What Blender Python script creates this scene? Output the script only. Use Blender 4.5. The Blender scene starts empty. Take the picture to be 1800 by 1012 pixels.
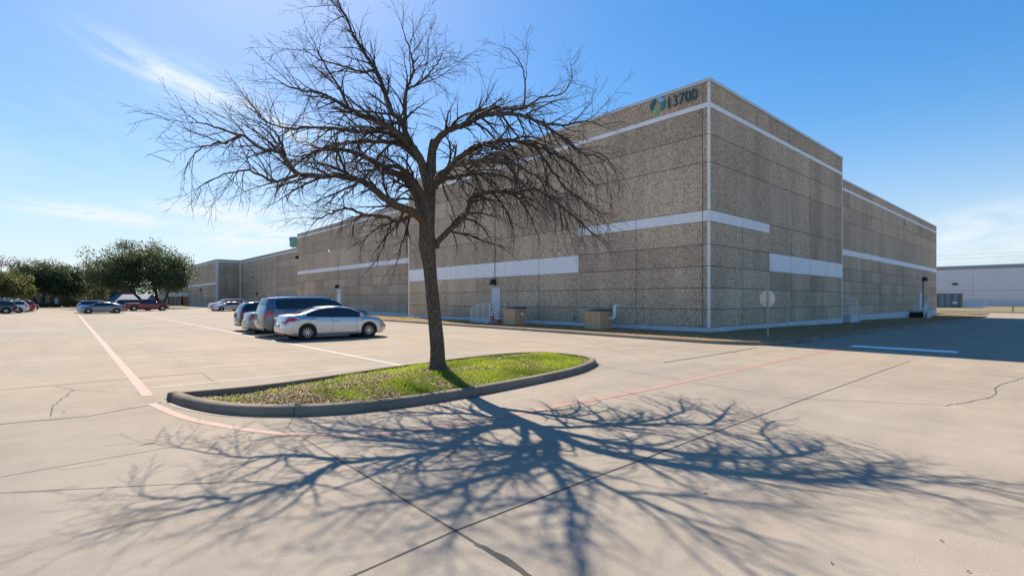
import bpy, bmesh, math, random
from mathutils import Vector, Matrix
random.seed(7)
R = math.radians
scene = bpy.context.scene
COL = scene.collection

# ------------------------------------------------------------------ camera
CAMX, CAMY, CAMZ = -23.16, -11.84, 1.72
F = 886.0                      # focal length in pixels of the 1800 wide photograph
HOR = 527.0                    # horizon row
RX, RY = .7485, -.6632         # camera right
FX, FY = .6632, .7485          # camera forward
cd = bpy.data.cameras.new('camera')
cam = bpy.data.objects.new('camera', cd); COL.objects.link(cam)
cam.location = (CAMX, CAMY, CAMZ)
cam.rotation_euler = (R(90), 0, -math.atan2(FX, FY))
cd.sensor_width = 36.0; cd.lens = 36.0 * F / 1800.0
cd.shift_y = (HOR - 506.0) / 1800.0
cd.clip_start = .1; cd.clip_end = 6000
scene.camera = cam

# ------------------------------------------------------------------ light
SUN_DIR = Vector((.274, 1.093, 1.0)).normalized()       # towards the sun
SUN_EL = math.asin(SUN_DIR.z)
ld = bpy.data.lights.new('sun', 'SUN'); ld.energy = 4.7; ld.angle = R(.45); ld.color = (1, .89, .745)
sun = bpy.data.objects.new('sun', ld); COL.objects.link(sun)
sun.location = (0, 60, 90)
sun.rotation_euler = SUN_DIR.to_track_quat('Z', 'Y').to_euler()

world = bpy.data.worlds.new('World'); scene.world = world; world.use_nodes = True
wn, wl = world.node_tree.nodes, world.node_tree.links
wn.clear()
wout = wn.new('ShaderNodeOutputWorld'); bg = wn.new('ShaderNodeBackground')
sky = wn.new('ShaderNodeTexSky'); sky.sky_type = 'NISHITA'; sky.sun_disc = False
sky.sun_elevation = SUN_EL
sky.sun_rotation = math.atan2(SUN_DIR.x, SUN_DIR.y)
sky.altitude = 150; sky.air_density = 1.0; sky.dust_density = .3; sky.ozone_density = 2.0
bg.inputs['Strength'].default_value = .067
wl.new(bg.outputs[0], wout.inputs[0])

def wmath(op, a, b=None, c=None):
    n = wn.new('ShaderNodeMath'); n.operation = op
    for i, v in enumerate((a, b, c)):
        if v is None: continue
        if isinstance(v, (int, float)): n.inputs[i].default_value = v
        else: wl.new(v, n.inputs[i])
    return n.outputs[0]

wtc = wn.new('ShaderNodeTexCoord')
wsep = wn.new('ShaderNodeSeparateXYZ'); wl.new(wtc.outputs['Generated'], wsep.inputs[0])
az = wmath('ARCTAN2', wsep.outputs[0], wsep.outputs[1])            # azimuth from +Y towards +X
el = wmath('ARCSINE', wsep.outputs[2])
def dir_azel(u, v):
    k = (u - 900) / F; s = (HOR - v) / F
    d = Vector((FX + k * RX, FY + k * RY, s)).normalized()
    return math.atan2(d.x, d.y), math.asin(d.z)
def cloud_blob(u, v, hw, hh, rot, amt, scale, stretch, seed, lo, hi):
    a0, e0 = dir_azel(u, v)
    da = wmath('SUBTRACT', az, a0); de = wmath('SUBTRACT', el, e0)
    c, s = math.cos(rot), math.sin(rot)
    p = wmath('ADD', wmath('MULTIPLY', da, c), wmath('MULTIPLY', de, s))
    q = wmath('SUBTRACT', wmath('MULTIPLY', de, c), wmath('MULTIPLY', da, s))
    pp = wmath('MULTIPLY', p, 1 / hw); qq = wmath('MULTIPLY', q, 1 / hh)
    r2 = wmath('ADD', wmath('MULTIPLY', pp, pp), wmath('MULTIPLY', qq, qq))
    m = wmath('EXPONENT', wmath('MULTIPLY', r2, -1.0))
    cmb = wn.new('ShaderNodeCombineXYZ')
    wl.new(wmath('MULTIPLY', p, scale), cmb.inputs[0]); wl.new(wmath('MULTIPLY', q, scale * stretch), cmb.inputs[1])
    cmb.inputs[2].default_value = seed
    nz = wn.new('ShaderNodeTexNoise'); nz.inputs['Scale'].default_value = 1; nz.inputs['Detail'].default_value = 7
    nz.inputs['Roughness'].default_value = .62; nz.inputs['Distortion'].default_value = .5
    wl.new(cmb.outputs[0], nz.inputs['Vector'])
    mr = wn.new('ShaderNodeMapRange'); mr.interpolation_type = 'SMOOTHSTEP'
    wl.new(nz.outputs[0], mr.inputs[0]); mr.inputs[1].default_value = lo; mr.inputs[2].default_value = hi
    return wmath('MULTIPLY', wmath('MULTIPLY', m, mr.outputs[0]), amt)
blobs = [
    cloud_blob(465, 208, .15, .028, -.36, .85, 7, 4.5, 1.3, .30, .66),
    cloud_blob(300, 140, .10, .022, -.30, .75, 10, 4, 8.3, .30, .66),
    cloud_blob(190, 380, .10, .012, -.05, 1.1, 18, 6, 3.1, .32, .58),
    cloud_blob(420, 378, .12, .018, -.05, 1.1, 14, 6, 4.4, .32, .58),
    cloud_blob(450, 420, .10, .018, .08, 1.1, 14, 5, 5.2, .32, .58),
    cloud_blob(110, 465, .16, .010, 0, .7, 10, 5, 6.2, .30, .62),
    cloud_blob(1760, 392, .18, .028, .14, .75, 7, 4.5, 7.7, .28, .66),
    cloud_blob(1760, 440, .20, .022, .05, .6, 9, 4, 9.7, .28, .66),
    cloud_blob(300, 300, .35, .10, -.2, .22, 5, 3, 2.7, .35, .75),
]
cl = blobs[0]
for b_ in blobs[1:]: cl = wmath('ADD', cl, b_)
hz_ = wmath('MULTIPLY', wmath('EXPONENT', wmath('MULTIPLY', wmath('POWER', wmath('MULTIPLY', wmath('ABSOLUTE', el), 1 / .17), 2), -1.0)), .78)
cl = wmath('MINIMUM', cl, .92)
wmix = wn.new('ShaderNodeMix'); wmix.data_type = 'RGBA'
sgam = wn.new('ShaderNodeGamma'); sgam.inputs['Gamma'].default_value = .60; wl.new(sky.outputs[0], sgam.inputs[0])
shsv = wn.new('ShaderNodeHueSaturation'); shsv.inputs['Hue'].default_value = .507; shsv.inputs['Saturation'].default_value = 1.9; shsv.inputs['Value'].default_value = 2.38
wl.new(sgam.outputs[0], shsv.inputs['Color'])
hmix = wn.new('ShaderNodeMix'); hmix.data_type = 'RGBA'
wl.new(hz_, hmix.inputs[0]); wl.new(shsv.outputs[0], hmix.inputs[6]); hmix.inputs[7].default_value = (4.6, 5.6, 6.7, 1)
wl.new(cl, wmix.inputs[0]); wl.new(hmix.outputs[2], wmix.inputs[6]); wmix.inputs[7].default_value = (6.6, 7.2, 7.8, 1)
wl.new(wmix.outputs[2], bg.inputs['Color'])

scene.view_settings.view_transform = 'Standard'
scene.view_settings.look = 'None'
scene.view_settings.exposure = 1.0
scene.view_settings.gamma = 1.0
scene.cycles.max_bounces = 6
scene.cycles.diffuse_bounces = 4
scene.cycles.sample_clamp_indirect = 6

# ------------------------------------------------------------------ places
TZ = [(-1e5, 0), (5, 0), (60, -.6), (100, -.6), (135, .05), (1e5, .05)]
def tz(x):
    for (x0, z0), (x1, z1) in zip(TZ, TZ[1:]):
        if x0 <= x <= x1: return z0 + (z1 - z0) * (x - x0) / (x1 - x0)
def ray(u):
    k = (u - 900) / F
    return FX + k * RX, FY + k * RY
def gp(u, v, h=0.0):
    """ground point seen at a place of the photograph, h above the ground"""
    rx, ry = ray(u); z = h; d = 10
    for _ in range(12):
        d = (CAMZ - z) * F / (v - HOR)
        z = tz(CAMX + d * rx) + h
    return Vector((CAMX + d * rx, CAMY + d * ry, z))
def pp(u, v, d):
    rx, ry = ray(u)
    return Vector((CAMX + d * rx, CAMY + d * ry, CAMZ + d * (HOR - v) / F))
def on_x(u, x):
    rx, ry = ray(u); d = (x - CAMX) / rx
    return CAMY + d * ry, d
def on_y(u, y):
    rx, ry = ray(u); d = (y - CAMY) / ry
    return CAMX + d * rx, d
def zat(v, d): return CAMZ + d * (HOR - v) / F

# ------------------------------------------------------------------ object helpers
def props(o, label=None, cat=None, group=None, kind=None):
    if label: o['label'] = label
    if cat: o['category'] = cat
    if group: o['group'] = group
    if kind: o['kind'] = kind
    return o
def empty(name, loc=(0, 0, 0), rz=0, **k):
    o = bpy.data.objects.new(name, None); COL.objects.link(o)
    o.location = loc; o.rotation_euler = (0, 0, rz); o.empty_display_size = .3
    return props(o, **k)
class MB:
    def __init__(self): self.v = []; self.f = []; self.m = []
    def vert(self, p): self.v.append(tuple(p)); return len(self.v) - 1
    def face(self, pts, mi=0):
        i = [self.vert(p) for p in pts]; self.f.append(i); self.m.append(mi)
    def box(self, x0, x1, y0, y1, z0, z1, mi=0):
        b = len(self.v)
        for z in (z0, z1):
            for x, y in ((x0, y0), (x1, y0), (x1, y1), (x0, y1)): self.v.append((x, y, z))
        for f in ((3, 2, 1, 0), (4, 5, 6, 7), (0, 1, 5, 4), (1, 2, 6, 5), (2, 3, 7, 6), (3, 0, 4, 7)):
            self.f.append([b + i for i in f]); self.m.append(mi)
    def tube(self, pts, rad, n=6, mi=0, cap=True):
        pts = [Vector(p) for p in pts]
        if not hasattr(rad, '__len__'): rad = [rad] * len(pts)
        b = len(self.v); up = None
        for i, p in enumerate(pts):
            t = (pts[min(i + 1, len(pts) - 1)] - pts[max(i - 1, 0)])
            if t.length < 1e-9: t = Vector((0, 0, 1))
            t.normalize()
            if up is None:
                up = Vector((0, 0, 1)) if abs(t.z) < .9 else Vector((1, 0, 0))
            s = t.cross(up)
            if s.length < 1e-4: s = t.orthogonal()
            s.normalize(); up = s.cross(t)
            for j in range(n):
                a = 2 * math.pi * j / n
                self.v.append(tuple(p + (s * math.cos(a) + up * math.sin(a)) * rad[i]))
        for i in range(len(pts) - 1):
            for j in range(n):
                self.f.append([b + i * n + j, b + i * n + (j + 1) % n, b + (i + 1) * n + (j + 1) % n, b + (i + 1) * n + j]); self.m.append(mi)
        if cap and n > 2:
            self.f.append([b + j for j in reversed(range(n))]); self.m.append(mi)
            e = b + (len(pts) - 1) * n
            self.f.append([e + j for j in range(n)]); self.m.append(mi)
    def lathe(self, prof, n=24, axis='y', origin=(0, 0, 0), mi=0):
        b = len(self.v); ox, oy, oz = origin
        for (r, h) in prof:
            for j in range(n):
                a = 2 * math.pi * j / n; c, s = r * math.cos(a), r * math.sin(a)
                self.v.append((ox + c, oy + h, oz + s) if axis == 'y' else (ox + c, oy + s, oz + h))
        for i in range(len(prof) - 1):
            for j in range(n):
                self.f.append([b + i * n + j, b + i * n + (j + 1) % n, b + (i + 1) * n + (j + 1) % n, b + (i + 1) * n + j]); self.m.append(mi)
    def prism(self, poly, z0, z1, mi=0):
        n = len(poly); b = len(self.v)
        for z in (z0, z1):
            for x, y in poly: self.v.append((x, y, z))
        self.f.append([b + i for i in reversed(range(n))]); self.f.append([b + n + i for i in range(n)]); self.m += [mi, mi]
        for i in range(n):
            j = (i + 1) % n
            self.f.append([b + i, b + j, b + n + j, b + n + i]); self.m.append(mi)
    def split(self, name, mats, parent=None, **k):
        """one object for each loose piece"""
        par = list(range(len(self.v)))
        def find(i):
            while par[i] != i: par[i] = par[par[i]]; i = par[i]
            return i
        for f in self.f:
            for i in f[1:]: par[find(i)] = find(f[0])
        pieces = {}
        for f, mi in zip(self.f, self.m): pieces.setdefault(find(f[0]), []).append((f, mi))
        out = []
        for fs in pieces.values():
            q = MB(); idx = {}
            for f, mi in fs:
                g = []
                for i in f:
                    if i not in idx: idx[i] = q.vert(self.v[i])
                    g.append(idx[i])
                q.f.append(g); q.m.append(mi)
            out.append(q.build(name, mats, parent, **k))
        return out
    def build(self, name, mats, parent=None, smooth=None, loc=None, rot=None, fix=True):
        me = bpy.data.meshes.new(name); me.from_pydata(self.v, [], self.f)
        for m in (mats if isinstance(mats, (list, tuple)) else [mats]): me.materials.append(m)
        me.polygons.foreach_set('material_index', self.m)
        if fix:
            bm = bmesh.new(); bm.from_mesh(me); bmesh.ops.recalc_face_normals(bm, faces=bm.faces); bm.to_mesh(me); bm.free()
        if smooth is not None:
            me.polygons.foreach_set('use_smooth', [True] * len(me.polygons)); me.set_sharp_from_angle(angle=R(smooth))
        o = bpy.data.objects.new(name, me); COL.objects.link(o)
        if parent: o.parent = parent
        if loc: o.location = loc
        if rot: o.rotation_euler = rot
        return o
def children(o): return [c for c in COL.objects if c.parent == o]
def copy_tree(o, parent=None):
    c = o.copy(); COL.objects.link(c); c.parent = parent
    for ch in children(o): copy_tree(ch, c)
    return c

# ------------------------------------------------------------------ materials
def mat(name, col=(.5, .5, .5), rough=.7, metal=0, spec=.5, coat=0):
    m = bpy.data.materials.new(name); m.use_nodes = True
    p = m.node_tree.nodes['Principled BSDF']
    p.inputs['Base Color'].default_value = (*col, 1); p.inputs['Roughness'].default_value = rough
    p.inputs['Metallic'].default_value = metal; p.inputs['Specular IOR Level'].default_value = spec
    p.inputs['Coat Weight'].default_value = coat
    if coat: p.inputs['Coat Roughness'].default_value = .04
    return m
class NT:
    """small helper for node trees"""
    def __init__(self, m): self.t = m.node_tree; self.n = self.t.nodes; self.l = self.t.links; self.p = self.n['Principled BSDF']
    def pos(self, sx=1, sy=1, sz=1):
        g = self.n.new('ShaderNodeNewGeometry'); mp = self.n.new('ShaderNodeMapping')
        mp.inputs['Scale'].default_value = (sx, sy, sz); self.l.new(g.outputs['Position'], mp.inputs[0]); return mp.outputs[0]
    def noise(self, vec, scale, detail=4, rough=.55, dist=0):
        n = self.n.new('ShaderNodeTexNoise'); n.inputs['Scale'].default_value = scale; n.inputs['Detail'].default_value = detail
        n.inputs['Roughness'].default_value = rough; n.inputs['Distortion'].default_value = dist
        self.l.new(vec, n.inputs['Vector']); return n.outputs[0]
    def voro(self, vec, scale, feat='F1', out='Distance'):
        n = self.n.new('ShaderNodeTexVoronoi'); n.feature = feat; n.inputs['Scale'].default_value = scale
        self.l.new(vec, n.inputs['Vector']); return n.outputs[out]
    def ramp(self, fac, stops):
        r = self.n.new('ShaderNodeValToRGB'); e = r.color_ramp.elements
        while len(e) < len(stops): e.new(.5)
        for i, (q, c) in enumerate(stops):
            e[i].position = q; e[i].color = (*c, 1) if hasattr(c, '__len__') else (c, c, c, 1)
        self.l.new(fac, r.inputs[0]); return r.outputs[0]
    def mix(self, fac, a, b, mode='MIX'):
        m = self.n.new('ShaderNodeMix'); m.data_type = 'RGBA'; m.blend_type = mode
        for i, v in ((0, fac), (6, a), (7, b)):
            if isinstance(v, (int, float)): m.inputs[i].default_value = v
            elif isinstance(v, tuple): m.inputs[i].default_value = (*v, 1)
            else: self.l.new(v, m.inputs[i])
        return m.outputs[2]
    def math(self, op, a, b=0.0):
        n = self.n.new('ShaderNodeMath'); n.operation = op
        for i, v in ((0, a), (1, b)):
            if isinstance(v, (int, float)): n.inputs[i].default_value = v
            else: self.l.new(v, n.inputs[i])
        return n.outputs[0]
    def color(self, c): self.l.new(c, self.p.inputs['Base Color'])
    def rough(self, c): self.l.new(c, self.p.inputs['Roughness'])
    def bump(self, h, strength=.3, dist=.01):
        b = self.n.new('ShaderNodeBump'); b.inputs['Strength'].default_value = strength; b.inputs['Distance'].default_value = dist
        self.l.new(h, b.inputs['Height']); self.l.new(b.outputs[0], self.p.inputs['Normal'])

def concrete_mat(name, base, var=.16, fine=.22, streak=.1):
    m = mat(name, base, .92, spec=.12); t = NT(m)
    P = t.pos()
    tint = t.noise(P, .055, 3, .5)
    big = t.noise(P, .22, 5, .6); mid = t.noise(P, 1.7, 6, .65, .4)
    st = t.noise(t.pos(.35, .05, 1), 3.2, 5, .6, .6); st2 = t.noise(t.pos(.06, .5, 1), 3.0, 5, .6, .4)
    sp = t.noise(P, 70, 3, .7); pit = t.voro(P, 45)
    c = t.mix(1.0, base, t.ramp(big, [(.3, 1 - var), (.7, 1 + var * .5)]), 'MULTIPLY')
    c = t.mix(1.0, c, t.ramp(mid, [(.3, 1 - var * .8), (.7, 1 + var * .5)]), 'MULTIPLY')
    c = t.mix(1.0, c, t.ramp(st, [(.32, 1 - streak), (.65, 1 + streak * .4)]), 'MULTIPLY')
    c = t.mix(1.0, c, t.ramp(st2, [(.32, 1 - streak), (.65, 1 + streak * .4)]), 'MULTIPLY')
    c = t.mix(1.0, c, t.ramp(sp, [(.25, 1 - fine), (.75, 1 + fine * .6)]), 'MULTIPLY')
    c = t.mix(1.0, c, t.ramp(tint, [(.35, (.95, .98, 1.03)), (.62, (1.04, 1.0, .94))]), 'MULTIPLY')
    stain = t.noise(P, .75, 7, .72, 1.2)
    c = t.mix(t.ramp(stain, [(.62, 0.0), (.8, .22)]), c, (base[0] * .62, base[1] * .6, base[2] * .58))
    oil = t.math('MULTIPLY', t.ramp(t.math('ADD', t.voro(P, .55), t.math('MULTIPLY', t.noise(P, 9, 4, .7), .12)), [(.10, 1.0), (.22, 0.0)]), t.ramp(t.noise(P, .16, 2), [(.50, 0.0), (.6, .55)]))
    c = t.mix(oil, c, (base[0] * .45, base[1] * .44, base[2] * .43))
    t.color(c); t.bump(t.math('ADD', t.math('MULTIPLY', sp, .6), pit), .25, .004)
    return m
M = {}
M['concrete'] = concrete_mat('pavement_concrete', (.328, .281, .224), .11, .20, .07)
M['kerb'] = concrete_mat('kerb_concrete', (.27, .22, .17), .22, .25, .15)
def aggregate_mat():
    m = mat('exposed_aggregate', (.3, .26, .21), .9, spec=.25); t = NT(m)
    P = t.pos()
    v1 = t.voro(P, 44, out='Color'); v2 = t.voro(P, 18, out='Color')
    sx = t.n.new('ShaderNodeSeparateColor'); t.l.new(v1, sx.inputs[0])
    sy = t.n.new('ShaderNodeSeparateColor'); t.l.new(v2, sy.inputs[0])
    f = t.math('ADD', t.math('MULTIPLY', sx.outputs[0], .5), t.math('MULTIPLY', sy.outputs[1], .5))
    c = t.ramp(f, [(.14, (.23, .158, .10)), (.36, (.49, .362, .242)), (.60, (.575, .438, .302)), (.80, (.69, .55, .41)), (.95, (.82, .70, .56))])
    big = t.noise(t.pos(1, 1, .25), .5, 6, .6)
    c = t.mix(1.0, c, t.ramp(big, [(.3, .82), (.7, 1.12)]), 'MULTIPLY')
    vs = t.noise(t.pos(.8, .8, .05), .9, 6, .68, .5)
    c = t.mix(1.0, c, t.ramp(vs, [(.25, .80), (.6, 1.04)]), 'MULTIPLY')
    at = t.n.new('ShaderNodeAttribute'); at.attribute_name = 'tone'
    c = t.mix(1.0, c, t.ramp(at.outputs['Fac'], [(0, .84), (1, 1.10)]), 'MULTIPLY')
    t.color(c); t.bump(f, .5, .012)
    return m
M['agg'] = aggregate_mat()
def painted_mat(name, base, var=.1, rough=.6, sc=1.0):
    m = mat(name, base, rough, spec=.35); t = NT(m); P = t.pos()
    c = t.mix(1.0, base, t.ramp(t.noise(t.pos(1, 1, .3), 1.3 * sc, 6, .65), [(.3, 1 - var), (.7, 1 + var * .4)]), 'MULTIPLY')
    c = t.mix(1.0, c, t.ramp(t.noise(P, 40 * sc, 3), [(.3, 1 - var * .5), (.7, 1 + var * .3)]), 'MULTIPLY')
    t.color(c); return m
M['white'] = painted_mat('white_wall_paint', (.86, .85, .84), .10)
M['plinth'] = painted_mat('pale_blue_grey_plinth', (.55, .60, .64), .16)
M['coping'] = painted_mat('coping_metal', (.58, .59, .60), .08, .45)
M['joint'] = mat('joint_sealant', (.10, .088, .078), .9)
M['seal'] = painted_mat('light_sealant', (.50, .47, .42), .2)
M['roof'] = painted_mat('roof_membrane', (.45, .45, .44), .2)
M['door'] = painted_mat('door_paint', (.58, .60, .63), .08, .5)
M['rail'] = painted_mat('rail_paint', (.78, .77, .73), .12, .5)
M['black'] = mat('black_plastic', (.015, .015, .016), .5)
M['dark'] = mat('dark_gap', (.02, .02, .02), .9)
M['galv'] = painted_mat('galvanised_steel', (.42, .42, .40), .15, .45)
M['pvc'] = painted_mat('white_pipe', (.75, .75, .74), .1, .4)
M['conduit'] = painted_mat('grey_conduit', (.17, .165, .16), .15, .5)
M['teal_d'] = painted_mat('dark_teal_sign', (.05, .15, .16), .1, .4)
M['teal'] = painted_mat('teal_sign', (.03, .30, .27), .1, .4)
M['sky_sign'] = painted_mat('light_blue_sign', (.22, .58, .85), .1, .4)
M['green_sign'] = painted_mat('green_sign', (.16, .62, .28), .1, .4)
M['tank'] = painted_mat('green_tank', (.20, .40, .33), .15, .5)
M['cone'] = painted_mat('orange_cone', (.75, .10, .03), .1, .5)
M['shingle'] = painted_mat('dark_lid_felt', (.10, .11, .14), .3, .9, 4)
def wood_mat():
    m = mat('tan_board_siding', (.66, .46, .27), .7, spec=.3); t = NT(m)
    c = t.mix(1.0, (.62, .43, .25), t.ramp(t.noise(t.pos(6, 6, .6), 2.5, 6, .6), [(.3, .8), (.7, 1.1)]), 'MULTIPLY')
    t.color(c); return m
M['siding'] = wood_mat()
def bark_mat():
    m = mat('tree_bark', (.1, .08, .06), .95, spec=.15); t = NT(m)
    w = t.n.new('ShaderNodeTexNoise'); w.inputs['Scale'].default_value = 9; w.inputs['Detail'].default_value = 4; t.l.new(t.pos(1, 1, .5), w.inputs['Vector'])
    mx = t.n.new('ShaderNodeMix'); mx.data_type = 'VECTOR'; mx.inputs[0].default_value = .10; t.l.new(t.pos(1, 1, .22), mx.inputs[4]); t.l.new(w.outputs['Color'], mx.inputs[5])
    v = t.voro(mx.outputs[1], 46, 'DISTANCE_TO_EDGE'); n = t.noise(t.pos(1, 1, .22), 30, 8, .75, .9)
    h = t.math('ADD', t.math('MULTIPLY', v, .8), t.math('MULTIPLY', n, .95))
    c = t.ramp(h, [(.36, (0.036, 0.026, 0.018)), (.52, (0.111, 0.082, 0.058)), (.7, (0.195, 0.153, 0.114)), (.9, (0.325, 0.273, 0.215))])
    c = t.mix(t.ramp(t.noise(t.pos(), 3.0, 5), [(.55, 0.0), (.75, .45)]), c, (.09, .095, .06))
    t.color(c); t.bump(h, .9, .03); return m
M['bark'] = bark_mat()
M['twig'] = painted_mat('twig_bark', (.075, .056, .042), .35, .9, 5)
M['far_bark'] = painted_mat('oak_bark', (.06, .05, .04), .3, .95, 2)
def leaf_mat(name, a, b, c2, trans=.35):
    m = mat(name, a, .55, spec=.4); t = NT(m)
    at = t.n.new('ShaderNodeAttribute'); at.attribute_name = 'tone'
    col = t.ramp(at.outputs['Fac'], [(0, a), (.55, b), (1, c2)])
    t.color(col)
    tr = t.n.new('ShaderNodeBsdfTranslucent'); t.l.new(col, tr.inputs[0])
    mx = t.n.new('ShaderNodeMixShader'); mx.inputs[0].default_value = trans
    o = t.n['Material Output']; t.l.new(t.p.outputs[0], mx.inputs[1]); t.l.new(tr.outputs[0], mx.inputs[2]); t.l.new(mx.outputs[0], o.inputs[0])
    return m
M['oak'] = leaf_mat('oak_leaves', (.045, .065, .028), (.10, .125, .052), (.20, .225, .11), .45)
M['oak2'] = leaf_mat('yellow_green_leaves', (.07, .085, .025), (.15, .16, .05), (.26, .245, .09), .45)
M['redleaf'] = leaf_mat('reddish_leaves', (.09, .05, .045), (.14, .085, .07), (.2, .13, .1))
M['grass'] = leaf_mat('grass_blades', (0.115, 0.189, 0.009), (0.276, 0.389, 0.016), (0.483, 0.543, 0.065), .4)
M['dry'] = leaf_mat('dry_blades', (.20, .118, .055), (.35, .225, .115), (.47, .335, .19), .3)
M['litter'] = leaf_mat('dead_leaf_litter', (0.165, 0.082, 0.035), (0.294, 0.178, 0.086), (0.432, 0.310, 0.182), .2)
def soil_mat(name, stops, sc):
    m = mat(name, (.2, .15, .1), .95, spec=.1); t = NT(m); P = t.pos()
    f = t.math('ADD', t.math('MULTIPLY', t.noise(P, sc, 6, .65, .5), .6), t.math('MULTIPLY', t.noise(P, sc * 14, 4, .7), .4))
    t.color(t.ramp(f, stops)); t.bump(t.noise(P, sc * 10, 5, .7), .8, .04); return m
M['soil'] = soil_mat('island_soil', [(.3, (.055, .038, .02)), (.5, (.11, .08, .042)), (.7, (.18, .135, .08))], 1.4)
M['strip'] = soil_mat('dry_turf', [(.3, (.15, .088, .042)), (.5, (.27, .175, .09)), (.72, (.38, .27, .15))], .9)
M['lawn'] = soil_mat('lawn', [(.3, (0.102, 0.090, 0.042)), (.5, (0.204, 0.174, 0.102)), (.72, (0.288, 0.252, 0.168))], .25)
def line_mat(name, base, worn, lo=.42, hi=.62):
    m = mat(name, base, .75, spec=.3); t = NT(m); P = t.pos()
    f = t.math('ADD', t.math('MULTIPLY', t.noise(P, 3.5, 6, .7, .5), .55), t.math('MULTIPLY', t.noise(P, 45, 3, .7), .45))
    t.color(t.mix(t.ramp(f, [(lo, 0.0), (hi, 1.0)]), base, worn)); return m
M['red_line'] = line_mat('faded_red_paint', (0.360, 0.162, 0.132), (0.318, 0.243, 0.198), .38, .60)
M['white_line'] = line_mat('white_road_paint', (0.432, 0.420, 0.396), (0.336, 0.312, 0.270), .45, .70)
M['worn_line'] = line_mat('worn_white_paint', (.40, .37, .33), (.322, .28, .228), .34, .54)
M['crack'] = mat('crack_filler', (.05, .045, .04), .95)
M['tar'] = line_mat('tar_sealant', (0.027, 0.027, 0.027), (0.066, 0.060, 0.054), .45, .65)
M['thin_joint'] = line_mat('thin_joint_dirt', (0.096, 0.084, 0.069), (0.162, 0.141, 0.114), .42, .62)

# ------------------------------------------------------------------ ground
def sheet(name, x0, x1, y0, y1, lift, m, ny=1):
    xs = [x0] + [x for x, _ in TZ if x0 < x < x1] + [x1]
    b = MB()
    for xa, xb in zip(xs, xs[1:]):
        b.face([(xa, y0, tz(xa) + lift), (xb, y0, tz(xb) + lift), (xb, y1, tz(xb) + lift), (xa, y1, tz(xa) + lift)])
    return props(b.build(name, m), kind='structure')
sheet('ground', -3000, 3000, -3000, 3000, -.012, M['lawn'])
sheet('parking_lot', -95, 101, -60, 112, 0, M['concrete'])

def strip_mesh(b, pts, w, lift=.004, taper=None):
    """flat ribbon over the ground along a path"""
    pts = [Vector((p[0], p[1])) for p in pts]
    L, Rr = [], []
    for i, p in enumerate(pts):
        t = pts[min(i + 1, len(pts) - 1)] - pts[max(i - 1, 0)]
        t.normalize(); n = Vector((-t.y, t.x)); ww = (w[i] if hasattr(w, '__len__') else w) / 2
        L.append(p + n * ww); Rr.append(p - n * ww)
    for i in range(len(pts) - 1):
        b.face([(q.x, q.y, tz(q.x) + lift) for q in (Rr[i], Rr[i + 1], L[i + 1], L[i])])
def dense(pts, step=.5):
    o = []
    for p, q in zip(pts, pts[1:]):
        n = max(1, int((Vector(q) - Vector(p)).length / step))
        for i in range(n): o.append(Vector(p).lerp(Vector(q), i / n))
    o.append(Vector(pts[-1])); return o
def smooth_path(pts, n=8):
    P = [Vector(p) for p in pts]; o = []
    for i in range(len(P) - 1):
        p0, p1, p2, p3 = P[max(i - 1, 0)], P[i], P[i + 1], P[min(i + 2, len(P) - 1)]
        for j in range(n):
            t = j / n
            o.append(.5 * ((2 * p1) + (p2 - p0) * t + (2 * p0 - 5 * p1 + 4 * p2 - p3) * t * t + (3 * p1 - p0 - 3 * p2 + p3) * t ** 3))
    o.append(P[-1]); return o
def jitter(pts, a):
    return [Vector((p[0] + random.uniform(-a, a), p[1] + random.uniform(-a, a))) for p in pts]
def px(*uv): return [gp(u, v).to_2d() for u, v in uv]

# painted lines
b = MB(); strip_mesh(b, dense([Vector((-22.05, -.75)), Vector((-22.0, 86))], 4), .17)
arc = smooth_path(px((266, 709), (330, 735), (450, 757), (590, 767), (720, 757), (850, 738), (1000, 710), (1110, 690), (1250, 660), (1440, 620), (1560, 600)))
strip_mesh(b, arc[:42], .13)
props(b.build('red_painted_line', M['red_line'], fix=False), kind='structure')
b = MB(); strip_mesh(b, arc[41:], .17)
props(b.build('red_painted_line', line_mat('stronger_red_paint', (.37, .155, .125), (.34, .245, .20), .34, .60), fix=False), kind='structure')
b = MB(); strip_mesh(b, dense([Vector((-16.55, -.2)), Vector((-16.5, 92))], 4), .10)
props(b.build('white_painted_line', M['white_line'], fix=False), kind='structure')
b = MB(); strip_mesh(b, px((1497, 608), (1684, 619)), .80, .0065)
props(b.build('white_stop_bar', line_mat('white_paint_for_shade', (.86, .86, .84), (.70, .68, .64), .50, .75), fix=False), kind='structure')  # little worn; colour set paler than sunlit lines as the bar lies in shade
b = MB()
for i in range(31):
    y = .2 + 2.76 * i
    strip_mesh(b, [(-21.9, y), (-16.6, y)], .09); strip_mesh(b, [(-16.45, y), (-11.2, y)], .09)
for i in range(34):
    y = .2 + 2.76 * i
    strip_mesh(b, [(-33.5, y), (-28.2, y)], .09)
props(b.build('worn_stall_line', M['worn_line'], fix=False), kind='structure')

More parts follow.
